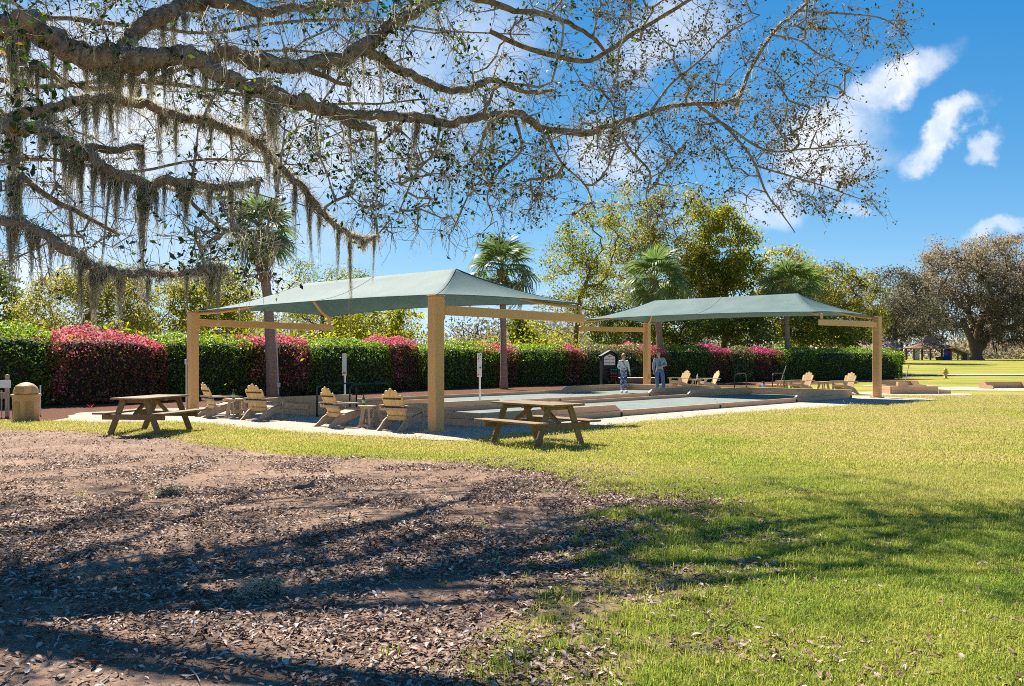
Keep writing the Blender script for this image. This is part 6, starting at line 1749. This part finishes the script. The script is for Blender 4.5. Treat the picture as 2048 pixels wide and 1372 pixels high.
x, y = field(150000, 3.9, 13); dw = dirt_w(x, y)
p = np.clip(1.15 - dw * 1.35, 0, 1) ** 1.4; pt_ = np.clip((fbm(x * 1.6 + 70, y * 1.6 + 20, 3) - .44) * 5, 0, 1); p = p * (1 - .75 * pt_ * sstep(3.4, .2, sdf(DIRT, x, y)) * sstep(13, 10, y)); cl = fbm(x * 2.3 + 50, y * 2.3, 3); p = p * np.clip(.25 + 2.2 * (cl - .25), .1, 1) + .006 * (cl > .55); p = np.where(sdf(DIRT, x, y) < -1.6, p * .05, p)
k = (rg.random(len(x)) < p * np.where(y < 9, 1, .85)); x, y = x[k], y[k]
n1 = len(x); i1 = rg.choice([0, 1, 2, 3], n1, p=[.32, .36, .26, .06]); big = (dirt_w(x, y) > .3) & (rg.random(n1) < .3); i1[big] = 3
x2, y2 = field(60000, 13, 36); dw = dirt_w(x2, y2); k = (rg.random(len(x2)) < np.clip(1.1 - dw * 1.3, 0, 1)) & (in_pads(x2, y2) > -.05); x2, y2 = x2[k], y2[k]
for cx_, cy_, rr_, m_ in ((1.0, 16.2, 1.0, 160), (-7.2, 19.2, .9, 200), (-6.6, 18.6, .5, 60)):   # longer grass round table legs
    xx = cx_ + rg.normal(size=m_) * rr_ * .6; yy = cy_ + rg.normal(size=m_) * rr_ * .6; x = np.append(x, xx); y = np.append(y, yy); i1 = np.append(i1, np.full(m_, 3))
X_ = np.concatenate([x, x2]); Y_ = np.concatenate([y, y2]); I_ = np.concatenate([i1, rg.choice([4, 5], len(x2))]); n = len(X_)
scatter('grass', np.stack([X_, Y_, ground_z(X_, Y_)], 1), np.stack([rg.normal(size=n) * .1, rg.normal(size=n) * .1, rg.random(n) * 6.283], 1), rg.uniform(.7, 1.25, n), I_, TU, 'short green and straw coloured lawn grass', 'grass')


def litter_mat():
    m, N, L, b, o = nodes('dead_leaf'); oi = N.new('ShaderNodeObjectInfo')
    r = ramp(N, [(0, (.10, .055, .038)), (.3, (.23, .13, .085)), (.6, (.37, .245, .175)), (.88, (.45, .345, .28)), (1, (.60, .51, .44))]); L.new(oi.outputs['Random'], r.inputs[0])
    L.new(r.outputs[0], b.inputs['Base Color']); b.inputs['Roughness'].default_value = .6; b.inputs['Specular IOR Level'].default_value = .15
    return m


LIM = litter_mat()


def dead_leaf(seed):
    r_ = np.random.default_rng(seed); L_ = .062; W_ = .021 * r_.uniform(.8, 1.25); cv = r_.uniform(-.012, .016); rows = []
    for j, s in enumerate((0, .25, .55, .8, 1)):
        w = W_ * math.sin(math.pi * (s * .92 + .04)) * .5; z = cv * math.sin(math.pi * s) + .003; cup = r_.uniform(.002, .007)
        rows += [(-L_ / 2 + L_ * s, -w, z + cup), (-L_ / 2 + L_ * s, w * .02, z), (-L_ / 2 + L_ * s, w, z + cup * .8)]
    F_ = [(3 * j + q, 3 * j + 3 + q, 3 * j + 4 + q, 3 * j + 1 + q) for j in range(4) for q in range(2)]
    return bpy.data.objects.new('dead_leaf', npmesh('dead_leaf', rows, F_, LIM, smooth=True))


DL = [dead_leaf(50 + k) for k in range(6)]
x, y = field(230000, 3.9, 14.5); dw = dirt_w(x, y); edge = sdf(DIRT, x, y)
cl = fbm(x * 1.3 + 9, y * 1.3 + 4, 4); p = np.clip((cl - .38) * 4.6, .10, 1) * sstep(1.6, -.3, edge) * (.72 + .28 * sstep(-3.5, 1.0, x)) ; p = np.maximum(p, .95 * np.exp(-((edge + .35) / .55) ** 2) * sstep(.0, 2.5, x + y * .12)); p = np.maximum(p, .012 * (edge < 4)); pt_ = np.clip((fbm(x * 1.6 + 70, y * 1.6 + 20, 3) - .44) * 5, 0, 1); p = np.maximum(p, .5 * pt_ * sstep(3.4, .2, edge) * sstep(13, 10, y))
p = p * np.where(y > 9, .8, 1)
k = rg.random(len(x)) < p; x, y = x[k], y[k]; n = len(x)
uu = rg.uniform(-1, 22, 1100); vv = rg.uniform(-1.6, 11, 1100); qx = P2[0] + uu * UX - vv * UY; qy = P2[1] + uu * UY + vv * UX
incourt = ((uu > 1.65) & (uu < 20.75) & (vv > .4) & (vv < 4.4)) | ((uu > 1.1) & (uu < 20.75) & (vv > 6.3) & (vv < 10.4)); inpad = (sdf(GRAVEL, qx, qy) < -.1) & ~(((uu > 1.3) & (uu < 21.1) & (vv > .1) & (vv < 4.8)) | ((uu > .8) & (uu < 21.1) & (vv > 6.0) & (vv < 10.8)))
kk = inpad | (incourt & (rg.random(1100) < .35)); pad_xyz = np.stack([qx, qy, np.where(incourt, .058, .019)], 1)[kk]
x3, y3 = field(26000, 14.5, 21); k = rg.random(len(x3)) < sstep(.6, -.2, sdf(DIRT, x3, y3)) * .8; x = np.append(x, x3[k]); y = np.append(y, y3[k]); n = len(x)
lit = np.concatenate([np.stack([x, y, ground_z(x, y) + .004 + rg.random(n) * .010], 1), pad_xyz]); n = len(lit)
scatter('leaf_litter', lit, np.stack([rg.normal(size=n) * .28, rg.normal(size=n) * .28, rg.random(n) * 6.283], 1), .25 + .95 * rg.random(n) ** 1.6, rg.integers(0, 6, n), DL, 'brown fallen oak leaves strewn under the tree', 'leaf litter')

# fallen twigs
m_ = 420; x, y = field(m_ * 2, 4, 13.5); k = dirt_w(x, y) > .6; x, y = x[k][:m_], y[k][:m_]; m_ = len(x); a = rg.normal(.15, .6, m_); ln = rg.uniform(.06, .32, m_)
P_ = np.zeros((m_, 4, 3))
for j in range(4):
    s = (j / 3 - .5) * ln; P_[:, j, 0] = x + np.cos(a) * s + rg.normal(size=m_) * .012; P_[:, j, 1] = y + np.sin(a) * s + rg.normal(size=m_) * .012
    P_[:, j, 2] = ground_z(P_[:, j, 0], P_[:, j, 1]) + .012 + rg.random(m_) * .012
Vq, Fq = tubes_np(P_, np.broadcast_to(np.array([.0045, .004, .0035, .002]), (m_, 4)) * rg.uniform(.6, 1.3, (m_, 1)), 5)
tag(link('fallen_twigs', npmesh('fallen_twigs', Vq, Fq, M['twig'], smooth=True)), 'grey twigs scattered over the bare earth', 'twigs', kind='stuff')
for k_, (px, py, s_, lab) in enumerate([(530, 1190, .8, 'tan clump of fallen moss on the bare earth'), (340, 992, .9, 'grey clump of fallen moss at the shadow edge')]):
    q = gr(px, py); o = link('fallen_moss', CL[k_], None); o.location = (q[0], q[1], float(ground_z(np.array(q[0]), np.array(q[1]))) + .03); o.scale = (s_ * 1.6, s_ * 1.2, .25 * s_); o.rotation_euler = (R(90), 0, R(30)); tag(o, lab, 'moss')
q = gr(612, 978); c = MB(); pts = [(-.14, 0, .025), (-.08, .015, .04), (-.02, -.01, .035), (.05, .01, .05), (.10, .0, .06)]
c.tube(pts, [.02, .035, .03, .04, .025], 7); c.tube([(.05, 0, .07), (.08, .02, .10), (.11, .03, .12)], [.02, .015, .008], 6); o = c.build('wood_chunk', M['bark'], None, True); o.location = (q[0], q[1], float(ground_z(np.array(q[0]), np.array(q[1])))); o.rotation_euler = (0, 0, R(12)); tag(o, 'broken dark piece of branch lying on the leaf litter', 'wood')
